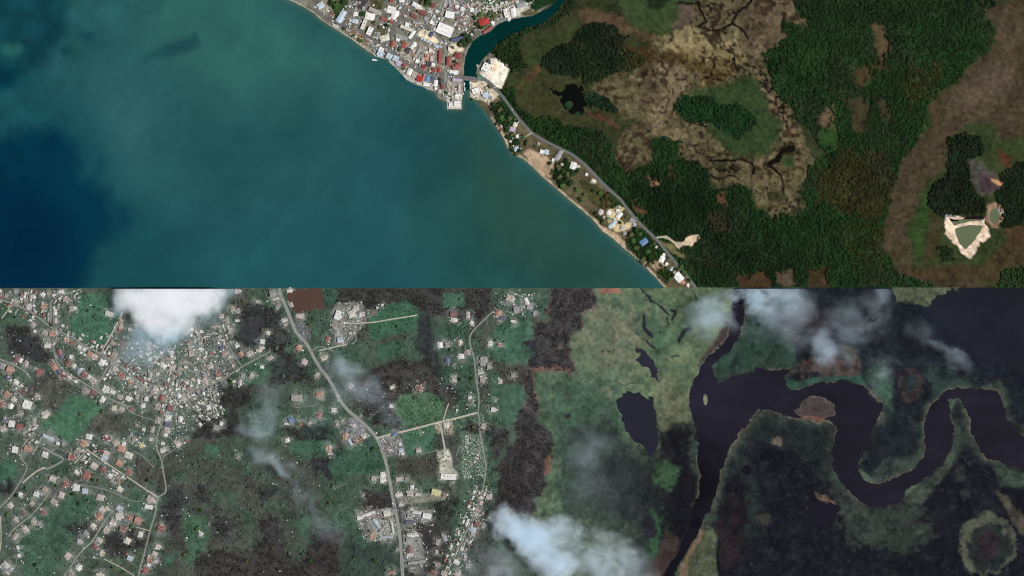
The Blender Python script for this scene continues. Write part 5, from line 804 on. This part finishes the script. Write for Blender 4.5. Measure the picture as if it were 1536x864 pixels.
# ------------------------------------------------------------------ bridge, quay, boats, cars
def bar(x0, x1, y0, y1, z0, z1, name, mat, parent, rz=0, loc=(0, 0, 0)): return place(name, mesh(name, *box_vf(x0, x1, y0, y1, z0, z1), mat), parent, loc, rz=rz)
b = bpy.data.objects.new('road_bridge', None); COLL.objects.link(b); b.location = (WX(705), WY(117.9), 0); b.rotation_euler = (0, 0, math.radians(-3)); tag(b, 'low grey road bridge carrying the coast road over the river mouth', 'bridge')
bar(-13.5, 13.5, -3.6, 3.6, .3, .75, 'deck', MAT_TAR, b)
for s in (-1, 1): bar(-13.8, 13.8, s * 3.85 - .22, s * 3.85 + .22, .3, 1.7, 'parapet', MAT_CONC, b)
for x in (-8, 0, 8): bar(x - .6, x + .6, -3.3, 3.3, -1.6, .3, 'bridge_pier', MAT_CONC, b)
q = bpy.data.objects.new('quay', None); COLL.objects.link(q); q.location = (WX(682), WY(155), 0); tag(q, 'pale concrete quay with bollards jutting into the sea beside the river mouth', 'quay')
bar(-16, 15.5, -12.5, 16, -1.5, .35, 'deck', MAT_CONC, q); bar(-16.4, 15.9, -13.1, -12.5, -1.5, .6, 'sea_wall', MAT_CONC, q); bar(-16.6, -16.0, -12.5, 8, -1.5, .6, 'sea_wall', MAT_CONC, q)
bol = lathe('bollard', [(.3, .35), (.25, .5), (.25, .9), (.42, 1.0), (.42, 1.15)], 8, MAT_DARK)
for i in range(6): place('bollard', bol, q, (-14 + i * 5.5, -11.8, 0))
HULL = mesh('hull', [(-.5, -.32, .9), (-.5, .32, .9), (.1, .36, .95), (.1, -.36, .95), (.5, 0, 1.2), (-.45, -.2, -.2), (-.45, .2, -.2), (.1, .2, -.2), (.1, -.2, -.2), (.36, 0, -.1)], [(0, 3, 2, 1), (3, 4, 2), (0, 1, 6, 5), (1, 2, 7, 6), (2, 4, 9, 7), (4, 3, 8, 9), (3, 0, 5, 8), (5, 6, 7, 8), (7, 9, 8)], DM[0])
CAB = mesh('cabin', *box_vf(-.22, .1, -.2, .2, .9, 1.9), DM[5])
for x, y, L, B, a, lab in [(562.5, 90, 13, 4, 8, 'white motor boat moored off the small seafront quay'), (696.5, 127, 9, 3, 95, 'small white boat moored below the lilac roofed shed'), (697, 134, 9, 3, 88, 'white boat moored at the west bank beside the pinkish shed'), (705, 124.5, 6, 2.6, 90, 'stubby white boat moored right under the bridge east end'), (705.5, 132, 6, 2.4, 92, 'white boat moored at the east bank by the depot'), (716.5, 99, 7, 2.8, 55, 'white boat moored at the bank beside the white sand lot'), (694.5, 141, 6, 2.4, 90, 'small white boat moored at the quay root'), (764, 31, 7, 2.4, -10, 'white boat moored at the pale lot above the river')]:
    e = bpy.data.objects.new('boat', None); COLL.objects.link(e); e.location = (WX(x), WY(y), -.38); e.rotation_euler = (0, 0, math.radians(-a)); tag(e, lab, 'boat', 'boats moored around the river mouth')
    place('hull', HULL, e, (0, 0, 0), (L, B * 1.4, .9)); place('cabin', CAB, e, (0, 0, 0), (L, B * 1.3, .9))
CARM = {c: plain('car_paint_' + c, v, .35, .05, 1, .5) for c, v in (('white', (225, 225, 222)), ('silver', (160, 163, 166)), ('black', (32, 33, 36)), ('red', (150, 40, 36)), ('blue', (50, 78, 130)))}
TYRE = lathe('wheel', [(.33, -.11), (.33, .11)], 10, plain('tyre_rubber', (28, 28, 29), .9, .1, 1)); 
def car_body(c):
    V = []; prof = [(-2.15, .35), (2.15, .35), (2.15, .75), (1.1, .95), (-2.1, 1.0)]
    for s in (-.87, .87): V += [(x, s, z) for x, z in prof]
    F = [tuple(range(4, -1, -1)), tuple(range(5, 10))] + [(i, (i + 1) % 5, (i + 1) % 5 + 5, i + 5) for i in range(5)]
    return mesh('body', V, F, CARM[c])
CB_ = {c: car_body(c) for c in CARM}
CCAB = mesh('cabin', [(-1.9, -.8, .97), (.95, -.8, .95), (.95, .8, .95), (-1.9, .8, .97), (-1.5, -.66, 1.5), (.25, -.66, 1.5), (.25, .66, 1.5), (-1.5, .66, 1.5)], [(0, 1, 5, 4), (1, 2, 6, 5), (2, 3, 7, 6), (3, 0, 4, 7)], MAT_GLASS)
CROOF = {c: mesh('roof_panel', *box_vf(-1.5, .25, -.66, .66, 1.5, 1.56), CARM[c]) for c in CARM}
def car(x, y, a, c, pl):
    e = bpy.data.objects.new('parked_car', None); COLL.objects.link(e); e.location = (WX(x), WY(y), .12); e.rotation_euler = (0, 0, math.radians(-a)); tag(e, '%s saloon car parked %s' % (c, pl), 'car', 'cars parked ' + pl)
    place('body', CB_[c], e, (0, 0, 0)); place('cabin', CCAB, e, (0, 0, 0)); place('roof_panel', CROOF[c], e, (0, 0, 0))
    for wx in (-1.35, 1.35):
        for wy in (-.82, .82):
            w = place('wheel', TYRE, e, (wx, wy, .33)); w.rotation_euler = (math.pi / 2, 0, 0)
cc = ['white', 'silver', 'black', 'red', 'blue', 'white', 'silver']
for i in range(14): car(556 + i % 5 * 3.2 + i // 5 * 1.2, 62 + i % 5 * 1.9 + i // 5 * 3.6, 30, cc[i % 7], 'on the seafront lot by the shore road')
for i in range(15): car(668 + i % 5 * 4.2, 3 + i // 5 * 5, 15, cc[(i * 3) % 7], 'on the grey lot north of the warehouse')
for i in range(10): car(455 + i % 3 * 4, 488 + i // 3 * 4.4, 55, cc[(i * 2 + 1) % 7], 'in the dark yard beside the main road')
for i in range(16): car(572 + i % 4 * 4.4 + i // 4 * 1.4, 661 + i // 4 * 5.4, 70, cc[(i * 5) % 7], 'on the crowded yard beside the main road bend')
for x, y, a in [(742, 131, 42), (768, 164, 55), (846, 226, 30), (944, 317, 50), (1010, 390, 52)]: car(x, y, a, cc[int(x) % 7], 'or driving along the coast road' if False else 'on the open coast road')
for x, y, a in [(448, 503, 52), (486, 560, 60), (570, 672, 70), (592, 762, 80), (603, 850, 88)]: car(x, y, a, cc[int(x) % 7], 'on the pale main road')
# ------------------------------------------------------------------ vegetation
LEAF = attr_mat('leaf_canopy', 'tint', .25, .15, .8, .1, 'INSTANCER'); TWIG = attr_mat('bare_twigs', 'tint', .2, .1, .9, .05, 'INSTANCER')
def crown_mesh(name, seed, n, mat, flat=.62, leaf=(.16, .34)):
    r = random.Random(seed); V, F = [], []
    lob = [(r.uniform(-.45, .45), r.uniform(-.45, .45), r.uniform(-.1, .25), r.uniform(.45, .7)) for _ in range(6)]
    for i in range(n):
        L = r.choice(lob); th = r.uniform(0, 2 * math.pi); z = r.uniform(-.5, 1); rr = math.sqrt(max(0, 1 - z * z)) if abs(z) < 1 else 0
        nrm = Vector((rr * math.cos(th), rr * math.sin(th), z)); p = Vector((L[0], L[1], L[2])) + nrm * L[3] * r.uniform(.75, 1.05); p.z = p.z * flat + .9
        nn = (nrm + Vector((r.uniform(-.7, .7), r.uniform(-.7, .7), r.uniform(-.2, .7)))).normalized(); u = nn.orthogonal().normalized(); u.rotate(Matrix.Rotation(r.uniform(0, 6.28), 3, nn)); v = nn.cross(u); s = r.uniform(*leaf)
        k = len(V); V += [p + u * s * 1.2, p + v * s * .8, p - u * s, p - v * s * .75]; F.append((k, k + 1, k + 2, k + 3))
    return mesh(name, V, F, mat)
def limb(V, F, a, b, ra, rb, n=5):
    a, b = Vector(a), Vector(b); d = (b - a).normalized(); u = d.orthogonal().normalized(); v = d.cross(u); k = len(V)
    for c, r in ((a, ra), (b, rb)):
        for i in range(n): t = 2 * math.pi * i / n; V.append(c + u * r * math.cos(t) + v * r * math.sin(t))
    for i in range(n): F.append((k + i, k + (i + 1) % n, k + n + (i + 1) % n, k + n + i))
def bare_mesh(name, seed, mat):
    r = random.Random(seed); V, F = [], []; limb(V, F, (0, 0, -.1), (0, 0, .8), .05, .035, 4)
    for i in range(12):
        th = r.uniform(0, 6.28); a = Vector((0, 0, r.uniform(.3, .8))); b = a + Vector((math.cos(th) * r.uniform(.35, .75), math.sin(th) * r.uniform(.35, .75), r.uniform(.15, .6))); limb(V, F, a, b, .035, .018, 3)
        for j in range(3): th2 = th + r.uniform(-1, 1); m_ = a.lerp(b, r.uniform(.4, 1)); limb(V, F, m_, m_ + Vector((math.cos(th2) * .3, math.sin(th2) * .3, r.uniform(0, .25))), .02, .01, 3)
    return mesh(name, V, F, mat)
def proto(me): o = bpy.data.objects.new(me.name, me); return o
CROWNS = [proto(crown_mesh('leafy_crown', 40 + i, 110, LEAF)) for i in range(4)]; BARES = [proto(bare_mesh('bare_tree', 60 + i, TWIG)) for i in range(4)]
def scatter(name, label, P, size, tint, protos, z=0):
    n = len(P); me = bpy.data.meshes.new(name); V = np.column_stack([WX(P[:, 0]), WY(P[:, 1]), np.full(n, z)]); me.vertices.add(n); me.vertices.foreach_set('co', V.ravel().astype(np.float32))
    for nm, ty, ar in (('size', 'FLOAT', size), ('turn', 'FLOAT', rng.uniform(0, 6.28, n))):
        at = me.attributes.new(nm, ty, 'POINT'); at.data.foreach_set('value', np.asarray(ar, np.float32))
    at = me.attributes.new('pick', 'INT', 'POINT'); at.data.foreach_set('value', rng.integers(0, len(protos), n).astype(np.int32))
    at = me.attributes.new('tint', 'FLOAT_COLOR', 'POINT'); c4 = np.ones((n, 4), np.float32); c4[:, :3] = tint; at.data.foreach_set('color', c4.ravel())
    o = link(name, me); tag(o, label, name.replace('_', ' '), kind='stuff')
    g = bpy.data.node_groups.new(name, 'GeometryNodeTree'); g.interface.new_socket('Geometry', in_out='INPUT', socket_type='NodeSocketGeometry'); g.interface.new_socket('Geometry', in_out='OUTPUT', socket_type='NodeSocketGeometry')
    gi = g.nodes.new('NodeGroupInput'); go = g.nodes.new('NodeGroupOutput'); ip = g.nodes.new('GeometryNodeInstanceOnPoints'); jn = g.nodes.new('GeometryNodeJoinGeometry')
    for p in reversed(protos):
        oi = g.nodes.new('GeometryNodeObjectInfo'); oi.inputs['Object'].default_value = p; oi.inputs['As Instance'].default_value = True; g.links.new(oi.outputs['Geometry'], jn.inputs[0])
    def na(nm, ty): a = g.nodes.new('GeometryNodeInputNamedAttribute'); a.data_type = ty; a.inputs['Name'].default_value = nm; return a.outputs['Attribute']
    cb = g.nodes.new('ShaderNodeCombineXYZ'); g.links.new(na('turn', 'FLOAT'), cb.inputs['Z']); er = g.nodes.new('FunctionNodeEulerToRotation'); g.links.new(cb.outputs[0], er.inputs[0])
    g.links.new(gi.outputs[0], ip.inputs['Points']); g.links.new(jn.outputs[0], ip.inputs['Instance']); ip.inputs['Pick Instance'].default_value = True; g.links.new(na('pick', 'INT'), ip.inputs['Instance Index'])
    g.links.new(er.outputs[0], ip.inputs['Rotation']); g.links.new(na('size', 'FLOAT'), ip.inputs['Scale']); g.links.new(ip.outputs[0], go.inputs[0])
    md = o.modifiers.new('scatter', 'NODES'); md.node_group = g
    return o
def jitter(step, x0=X0 + 5, x1=X1 - 5, y0=Y0 + 5, y1=Y1 - 5):
    a = np.arange(x0, x1, step); b_ = np.arange(y0, y1, step); A, B = np.meshgrid(a, b_); A = A.ravel() + rng.uniform(-.5, .5, A.size) * step; B = B.ravel() + rng.uniform(-.5, .5, B.size) * step
    return A, B
def samp(F_, A, B): return F_[np.clip(((B - Y0) / STEP).round().astype(int), 0, NYg - 1), np.clip(((A - X0) / STEP).round().astype(int), 0, NXg - 1)]
occ = np.array(OCC)
def clear_of(A, B, r=1.5):
    k = np.ones(len(A), bool)
    H = np.zeros((NYg, NXg), bool)
    for x, y, rr in OCC:
        i0, i1 = int((x - rr - r - X0) / STEP), int((x + rr + r - X0) / STEP) + 1; j0, j1 = int((y - rr - r - Y0) / STEP), int((y + rr + r - Y0) / STEP) + 1; H[max(j0, 0):j1, max(i0, 0):i1] = True
    for x, y, w in road_pts:
        q = w / 2 + r; i0, i1 = int((x - q - X0) / STEP), int((x + q - X0) / STEP) + 1; j0, j1 = int((y - q - Y0) / STEP), int((y + q - Y0) / STEP) + 1; H[max(j0, 0):j1, max(i0, 0):i1] = True
    return ~samp(H, A, B) & (samp(WATER, A, B) < -1.5) & (np.abs(B - 432) > 3)
LEAFK = 1.6
A, B = jitter(2.6); k = (samp(VEG, A, B) == 1) & clear_of(A, B) & (fbm(A, B, 1 / 9., 801, 2) > .27)
A, B = A[k], B[k]; tn_ = samp(N.c, A, B) * LEAFK * (1 + 1.1 * (fbm(A, B, 1 / 24., 811, 4)[:, None] - .5)) * rng.uniform(.65, 1.35, (len(A), 1)) * np.column_stack([rng.uniform(.85, 1.15, len(A)), np.ones(len(A)), rng.uniform(.85, 1.1, len(A))])
bt = sstep(.5, .68, fbm(A, B, 1 / 55., 881, 4))[:, None] * .5; tn_ = tn_ * np.array([1.2, .92, .86]); tn_ = tn_ * (1 - bt) + tn_.mean(1, keepdims=True) * np.array([1.12, 1.12, .7]) * bt
scatter('mangrove_forest', 'dense dark green mangrove forest covering the swamp east of the road', np.column_stack([A, B]), (1.8 + 2.7 * rng.random(len(A)) ** 1.5) * (.65 + .7 * fbm(A, B, 1 / 40., 821, 2)), np.clip(tn_, .004, .4), CROWNS)
A, B = jitter(3.6, y0=434); k = (samp(VEG, A, B) == 2) & clear_of(A, B) & (fbm(A, B, 1 / 8., 831, 2) > .48); A, B = A[k], B[k]
tn_ = srgb((80, 74, 70))[None] * rng.uniform(.45, 1.05, (len(A), 1)); scatter('bare_woodland', 'grey brown leafless storm stripped woodland on flooded ground', np.column_stack([A, B]), rng.uniform(3.2, 6, len(A)), tn_, BARES)
A, B = jitter(4.6); k = (((samp(VEG, A, B) == 3) & (fbm(A, B, 1 / 9., 841, 2) > .5)) | ((samp(VEG, A, B) == 2) & (B > 432) & (fbm(A, B, 1 / 12., 851, 2) > .6))) & clear_of(A, B); A, B = A[k], B[k]
tn_ = samp(COL, A, B) * 1.7 * rng.uniform(.75, 1.5, (len(A), 1)); scatter('low_scrub', 'patchy low olive scrub on the fields and thicket edges', np.column_stack([A, B]), rng.uniform(1.2, 2.8, len(A)), np.clip(tn_, .01, .4), CROWNS)
A, B = jitter(4.4, x0=-140, x1=760, y0=434, y1=964); k = (samp(VEG, A, B) == 0) & clear_of(A, B, 1) & (fbm(A, B, 1 / 20., 861, 3) > .46) & (samp(S.c[..., 1] - S.c[..., 0], A, B) < .075); A, B = A[k], B[k]
tn_ = np.clip(samp(COL, A, B) * np.array([1.25, 1.5, 1.25]) * rng.uniform(.7, 1.5, (len(A), 1)), .02, .3); scatter('garden_shrubs', 'dark green shrubs filling gardens between the village houses', np.column_stack([A, B]), rng.uniform(1.0, 2.4, len(A)), tn_, CROWNS)
# single trees
TRK = plain('tree_bark', (92, 78, 62), .95, .3, 2)
def trunk_mesh(seed):
    r = random.Random(seed); V, F = [], []; limb(V, F, (0, 0, -.05), (.03, .02, .55), .085, .055, 7)
    for i in range(5):
        th = i * 1.3 + r.uniform(-.3, .3); limb(V, F, (.02, .02, .5), (math.cos(th) * .5, math.sin(th) * .5, .95), .045, .02, 5)
    return mesh('trunk', V, F, TRK)
TR = [trunk_mesh(i) for i in range(3)]
TC = {}
for nm, c in (('dark green', (44, 66, 36)), ('bright green', (66, 96, 48)), ('olive', (86, 90, 56)), ('grey green', (84, 102, 80))):
    m = plain('foliage_' + nm.replace(' ', '_'), srgb(c) * 1.3, .8, .3, .8, .1, lin=True); TC[nm] = [crown_mesh('crown', 70 + i, 170, m, .7, (.12, .28)) for i in range(3)]
def tree(x, y, r, col, lab, grp):
    e = bpy.data.objects.new('tree', None); COLL.objects.link(e); e.location = (WX(x), WY(y), 0); e.rotation_euler = (0, 0, random.uniform(0, 6.28)); tag(e, lab, 'tree', grp); s = r * M
    place('trunk', random.choice(TR), e, (0, 0, 0), (s, s, s * 1.05)); place('crown', random.choice(TC[col]), e, (0, 0, 0), (s, s, s * .95))
TL = "505 8 6;515 2 5;497 5 5;543 20 5;562 34 4;633 4 4;640 3 5;600 74 4;530 53 3;541 60 4;517 43 3;570 41 3;580 38 4;606 104 3;700 55 5;705 62 5;695 63 4;690 68 4;715 36 4;722 42 4;712 27 4;740 24 4;750 19 3;735 20 4;668 138 3;735 131 3.5;720 22 4;682 93 3;679 72 3;764 207 5;768 201 4;760 195 4;785 205 4;790 215 5;780 226 4;804 220 3;824 245 3.5;775 231 4;769 224 4;838 250 5;845 256 5;850 263 5;838 265 5;858 275 5;843 280 5;865 285 4;870 300 4;895 320 4;905 335 4;930 334 3;945 352 5;953 346 5;960 351 4;950 361 5;955 373 5;971 376 5;977 386 5;965 390 5;983 380 4;989 374 4;958 383 4;1001 386 3;1010 413 3;1004 420 3;1026 408 4;920 300 4;912 305 3;904 299 3;710 150 3;740 158 4;992 398 3;1015 403 3;1022 400 4;1034 420 3;1030 411 3;975 367 4;982 365 3;940 326 3;900 290 4;890 286 3;878 292 4;860 262 4;748 165 5;752 178 5;765 178 4"
PLACE_T = [(500, 5, 'by the western sea wall'), (545, 25, 'in the seafront yards'), (535, 55, 'on the narrow beach side lawn'), (575, 40, 'between the dry grass lots'), (638, 4, 'on the northern street edge'), (603, 85, 'above the shore road'), (697, 62, 'at the river bend'), (718, 33, 'around the bright red lodge'), (745, 20, 'along the white dirt road'), (680, 85, 'between street and river bank'), (668, 138, 'beside the quay'), (735, 131, 'at the coast road bend by the sand lot'), (765, 200, 'around the cream coastal yard'), (780, 225, 'on the shore below the coast road'), (750, 168, 'on the wooded shore by the river mouth'), (845, 258, 'around the white coastal houses'), (868, 290, 'on the grassy shore bank'), (912, 303, 'on the green coastal lawn'), (900, 328, 'behind the beach cabins'), (955, 360, 'around the blue villa'), (975, 384, 'below the blue villa on the shore'), (1008, 412, 'near the large white coastal house')]
for it in TL.split(';'):
    x, y, r = map(float, it.split()); col = random.choice(['dark green', 'dark green', 'bright green', 'olive']); pl = where(x, y, PLACE_T); tree(x, y, r, col, '%s %s broadleaf tree %s' % ('large' if r >= 5 else 'round' if r > 3.5 else 'small', col, pl), 'trees ' + pl)
cnt = 0; t = 0
while cnt < 150 and t < 6000:
    t += 1; x = random.uniform(4, 745); y = random.uniform(438, 858)
    if samp(WATER, np.array([x]), np.array([y]))[0] > -4 or not free(x, y, 2.2): continue
    if vnoise(np.array([x]), np.array([y]), 1 / 50., 871)[0] < .45: continue
    OCC.append((x, y, 3)); cnt += 1; col = random.choice(['grey green', 'dark green', 'olive']); pl = where(x, y, PLACE_S); rr = random.choice((1.8, 2.5, 3.4)); tree(x, y, rr, col, '%s %s tree left standing %s' % ({1.8: 'small', 2.5: 'medium', 3.4: 'tall'}[rr], col, pl), 'standing trees ' + pl)
# ------------------------------------------------------------------ clouds over the southern place
def cloud(label, lobes, zc=40, hz=18, dens=.05, nscale=.010, seed=0, thr=.42, warp=90.0, col=(.78, .92, 1.0)):
    par = (CAM_H - zc) / CAM_H; f_ = []
    L = [((x - CX) * M * par, (CY - y) * M * par, rx * M, ry * M, a, k) for x, y, rx, ry, a, k in lobes]
    ymax = -2.0
    x0 = min(l[0] - max(l[2], l[3]) for l in L); x1 = max(l[0] + max(l[2], l[3]) for l in L); y0 = min(l[1] - max(l[2], l[3]) for l in L); y1 = min(ymax, max(l[1] + max(l[2], l[3]) for l in L))
    stp = max(6.0, (x1 - x0) / 60); xs = np.linspace(x0, x1, int((x1 - x0) / stp) + 2); ys = np.linspace(y0, y1, int((y1 - y0) / stp) + 2); AA, BB = np.meshgrid(xs, ys); fld = np.zeros(AA.shape)
    for (lx, ly, rx, ry, a, k_) in L:
        t = math.radians(-a); u = (AA - lx) * math.cos(t) + (BB - ly) * math.sin(t); v = -(AA - lx) * math.sin(t) + (BB - ly) * math.cos(t); fld = np.maximum(fld, 1 - (u / rx) ** 2 - (v / ry) ** 2)
    hh = np.sqrt(np.clip(fld, 0, 1)); ok = fld > -.02; cell = (ok[:-1, :-1] & ok[1:, :-1] & ok[1:, 1:] & ok[:-1, 1:]); ny, nx = AA.shape; idx = np.arange(nx * ny).reshape(ny, nx)
    Vt = np.stack([AA, BB, zc + hz * hh + .5], -1).reshape(-1, 3); Vb = np.stack([AA, BB, zc - hz * .7 * hh - .5], -1).reshape(-1, 3); F = []; ed = {}
    for j, i in zip(*np.nonzero(cell)):
        q = [idx[j, i], idx[j, i + 1], idx[j + 1, i + 1], idx[j + 1, i]]; F.append(tuple(int(t) for t in q)); F.append(tuple(int(t) + nx * ny for t in q[::-1]))
        for a_, b_ in zip(q, q[1:] + q[:1]): ed[(int(a_), int(b_))] = 1
    for (a_, b_) in ed:
        if (b_, a_) not in ed: F.append((b_, a_, a_ + nx * ny, b_ + nx * ny))
    V = np.concatenate([Vt, Vb]); used = sorted({i for f in F for i in f}); rm = {u: i for i, u in enumerate(used)}
    me = mesh('cloud', V[used], [tuple(rm[i] for i in f) for f in F])
    m = bpy.data.materials.new('cloud_vapour'); m.use_nodes = True; nt = m.node_tree; nt.nodes.clear(); out = nt.nodes.new('ShaderNodeOutputMaterial'); pv = nt.nodes.new('ShaderNodeVolumePrincipled')
    tc = nt.nodes.new('ShaderNodeTexCoord'); acc = None
    wn = nt.nodes.new('ShaderNodeTexNoise'); wn.inputs['Scale'].default_value = .017; wn.inputs['Detail'].default_value = 5; wn.inputs['Roughness'].default_value = .6; nt.links.new(tc.outputs['Object'], wn.inputs['Vector'])
    ws = N_(nt, 'ShaderNodeVectorMath', operation='SUBTRACT'); ws.inputs[1].default_value = (.5, .5, .5); nt.links.new(wn.outputs['Color'], ws.inputs[0])
    wm = N_(nt, 'ShaderNodeVectorMath', operation='MULTIPLY_ADD'); wm.inputs[1].default_value = (warp, warp, 0); nt.links.new(ws.outputs[0], wm.inputs[0]); nt.links.new(tc.outputs['Object'], wm.inputs[2])
    for (lx, ly, rx, ry, a, k_) in L:
        mp = nt.nodes.new('ShaderNodeMapping'); mp.vector_type = 'TEXTURE'; mp.inputs['Location'].default_value = (lx, ly, zc); mp.inputs['Rotation'].default_value = (0, 0, math.radians(-a)); mp.inputs['Scale'].default_value = (rx, ry, hz * 1.05)
        nt.links.new(wm.outputs[0], mp.inputs['Vector']); ln = N_(nt, 'ShaderNodeVectorMath', operation='LENGTH'); nt.links.new(mp.outputs[0], ln.inputs[0])
        mr = N_(nt, 'ShaderNodeMapRange', interpolation_type='SMOOTHSTEP'); mr.inputs[1].default_value = 1.0; mr.inputs[2].default_value = .1; mr.inputs[3].default_value = 0; mr.inputs[4].default_value = k_; nt.links.new(ln.outputs['Value'], mr.inputs[0])
        if acc is None: acc = mr.outputs[0]
        else: ad = N_(nt, 'ShaderNodeMath', operation='ADD'); nt.links.new(acc, ad.inputs[0]); nt.links.new(mr.outputs[0], ad.inputs[1]); acc = ad.outputs[0]
    mv = nt.nodes.new('ShaderNodeMapping'); mv.inputs['Location'].default_value = (seed * 131.7, seed * 77.1, 0); mv.inputs['Rotation'].default_value = (0, 0, math.radians(35)); mv.inputs['Scale'].default_value = (.85, 1.15, .5); nt.links.new(tc.outputs['Object'], mv.inputs['Vector'])
    nz = nt.nodes.new('ShaderNodeTexNoise'); nz.inputs['Scale'].default_value = nscale; nz.inputs['Detail'].default_value = 7; nz.inputs['Roughness'].default_value = .58; nz.inputs['Distortion'].default_value = .25; nt.links.new(mv.outputs[0], nz.inputs['Vector'])
    nr = N_(nt, 'ShaderNodeMapRange'); nr.inputs[1].default_value = thr - .06; nr.inputs[2].default_value = thr + .3; nr.inputs[3].default_value = .0; nr.inputs[4].default_value = 1.25; nt.links.new(nz.outputs['Fac'], nr.inputs[0])
    pw = N_(nt, 'ShaderNodeMath', operation='MULTIPLY'); nt.links.new(acc, pw.inputs[0]); nt.links.new(nr.outputs[0], pw.inputs[1])
    n2 = nt.nodes.new('ShaderNodeTexNoise'); n2.inputs['Scale'].default_value = .04; n2.inputs['Detail'].default_value = 4; nt.links.new(mv.outputs[0], n2.inputs['Vector'])
    n3 = N_(nt, 'ShaderNodeMapRange'); n3.inputs[1].default_value = .32; n3.inputs[2].default_value = .68; n3.inputs[3].default_value = .6; n3.inputs[4].default_value = 1.2; nt.links.new(n2.outputs['Fac'], n3.inputs[0])
    p2 = N_(nt, 'ShaderNodeMath', operation='MULTIPLY'); nt.links.new(pw.outputs[0], p2.inputs[0]); nt.links.new(n3.outputs[0], p2.inputs[1]); pw = p2
    sq = N_(nt, 'ShaderNodeMath', operation='MULTIPLY'); nt.links.new(pw.outputs[0], sq.inputs[0]); sq.inputs[1].default_value = dens
    nt.links.new(sq.outputs[0], pv.inputs['Density']); pv.inputs['Color'].default_value = (*col, 1); pv.inputs['Anisotropy'].default_value = -.35; nt.links.new(pv.outputs[0], out.inputs['Volume'])
    o = link('cloud', me, m); tag(o, label, 'cloud', 'drifting low clouds'); return o
cloud('thick white cloud bank with pale blue edges over the village', [(250, 438, 92, 46, 0, 2.2), (245, 470, 58, 44, 10, 1.3), (300, 448, 50, 34, -15, 1.0), (190, 450, 30, 26, 0, .5)], dens=.26, seed=1, thr=.24, zc=30, hz=14, warp=60.0, col=(.99, .996, 1.0))
cloud('pale blue ragged fringe below the thick white cloud', [(215, 515, 44, 50, 20, .5), (250, 490, 50, 34, 0, .6), (305, 468, 40, 36, -20, .5), (190, 545, 30, 34, 20, .4), (335, 445, 26, 28, 0, .5), (176, 450, 24, 30, 0, .6), (262, 505, 34, 30, 0, .5)], dens=.19, seed=11, thr=.40, zc=18, hz=8, col=(.70, .90, 1.0))
cloud('soft white cloud over the top of the dark southern river', [(1135, 440, 52, 42, 0, 1.3), (1090, 455, 60, 50, 60, .32), (1180, 452, 60, 40, 20, .35), (1150, 478, 45, 40, 0, .3), (1060, 470, 40, 50, 20, .25)], dens=.15, seed=2, thr=.42)
cloud('ragged bright cloud ridge with grey blue skirts over the marsh', [(764, 784, 36, 34, 45, .8), (792, 806, 50, 32, 38, .9), (826, 834, 46, 38, 30, 1.2), (838, 800, 46, 32, 20, .4), (880, 828, 90, 50, 10, .2), (930, 848, 70, 40, 10, .18), (735, 850, 70, 40, 0, .12)], dens=.24, seed=3, thr=.40, col=(.84, .94, 1.0))
cloud('small grey blue cloud puff over the leafless thicket', [(395, 630, 30, 30, 60, .8), (370, 638, 26, 18, 0, .4), (400, 655, 26, 22, 0, .3), (400, 590, 24, 40, 10, .16)], dens=.052, seed=4, thr=.42)
cloud('thin slanting cloud streak over the dark scrub', [(400, 688, 40, 17, 25, .6), (430, 708, 42, 17, 38, .55), (460, 745, 50, 26, 60, .28), (480, 790, 50, 36, 50, .25)], dens=.05, seed=5, thr=.43)
cloud('bluish cloud veil crossing the main road', [(512, 552, 40, 28, 35, .8), (545, 580, 52, 30, 45, .6), (580, 610, 48, 26, 50, .55), (510, 592, 40, 26, 0, .3), (470, 612, 50, 30, 20, .2)], dens=.055, seed=6, thr=.42)
cloud('torn grey wisps over the rust coloured river bank', [(1235, 522, 24, 38, 10, .8), (1200, 500, 50, 34, 0, .28), (1270, 490, 70, 50, 10, .26), (1315, 465, 28, 50, 10, .45), (1320, 558, 34, 44, 10, .32), (1260, 540, 50, 30, 10, .25)], dens=.075, seed=7, thr=.43)
cloud('small slanting wisp over the dark lagoon', [(1405, 518, 36, 16, 35, .6), (1435, 540, 40, 16, 25, .5), (1385, 500, 40, 28, 40, .25)], dens=.045, seed=8, thr=.42)
cloud('faint grey veil over the green marsh', [(890, 670, 48, 34, 0, .5), (870, 690, 40, 30, 0, .4), (885, 730, 50, 40, 0, .25)], dens=.016, seed=9, thr=.38)
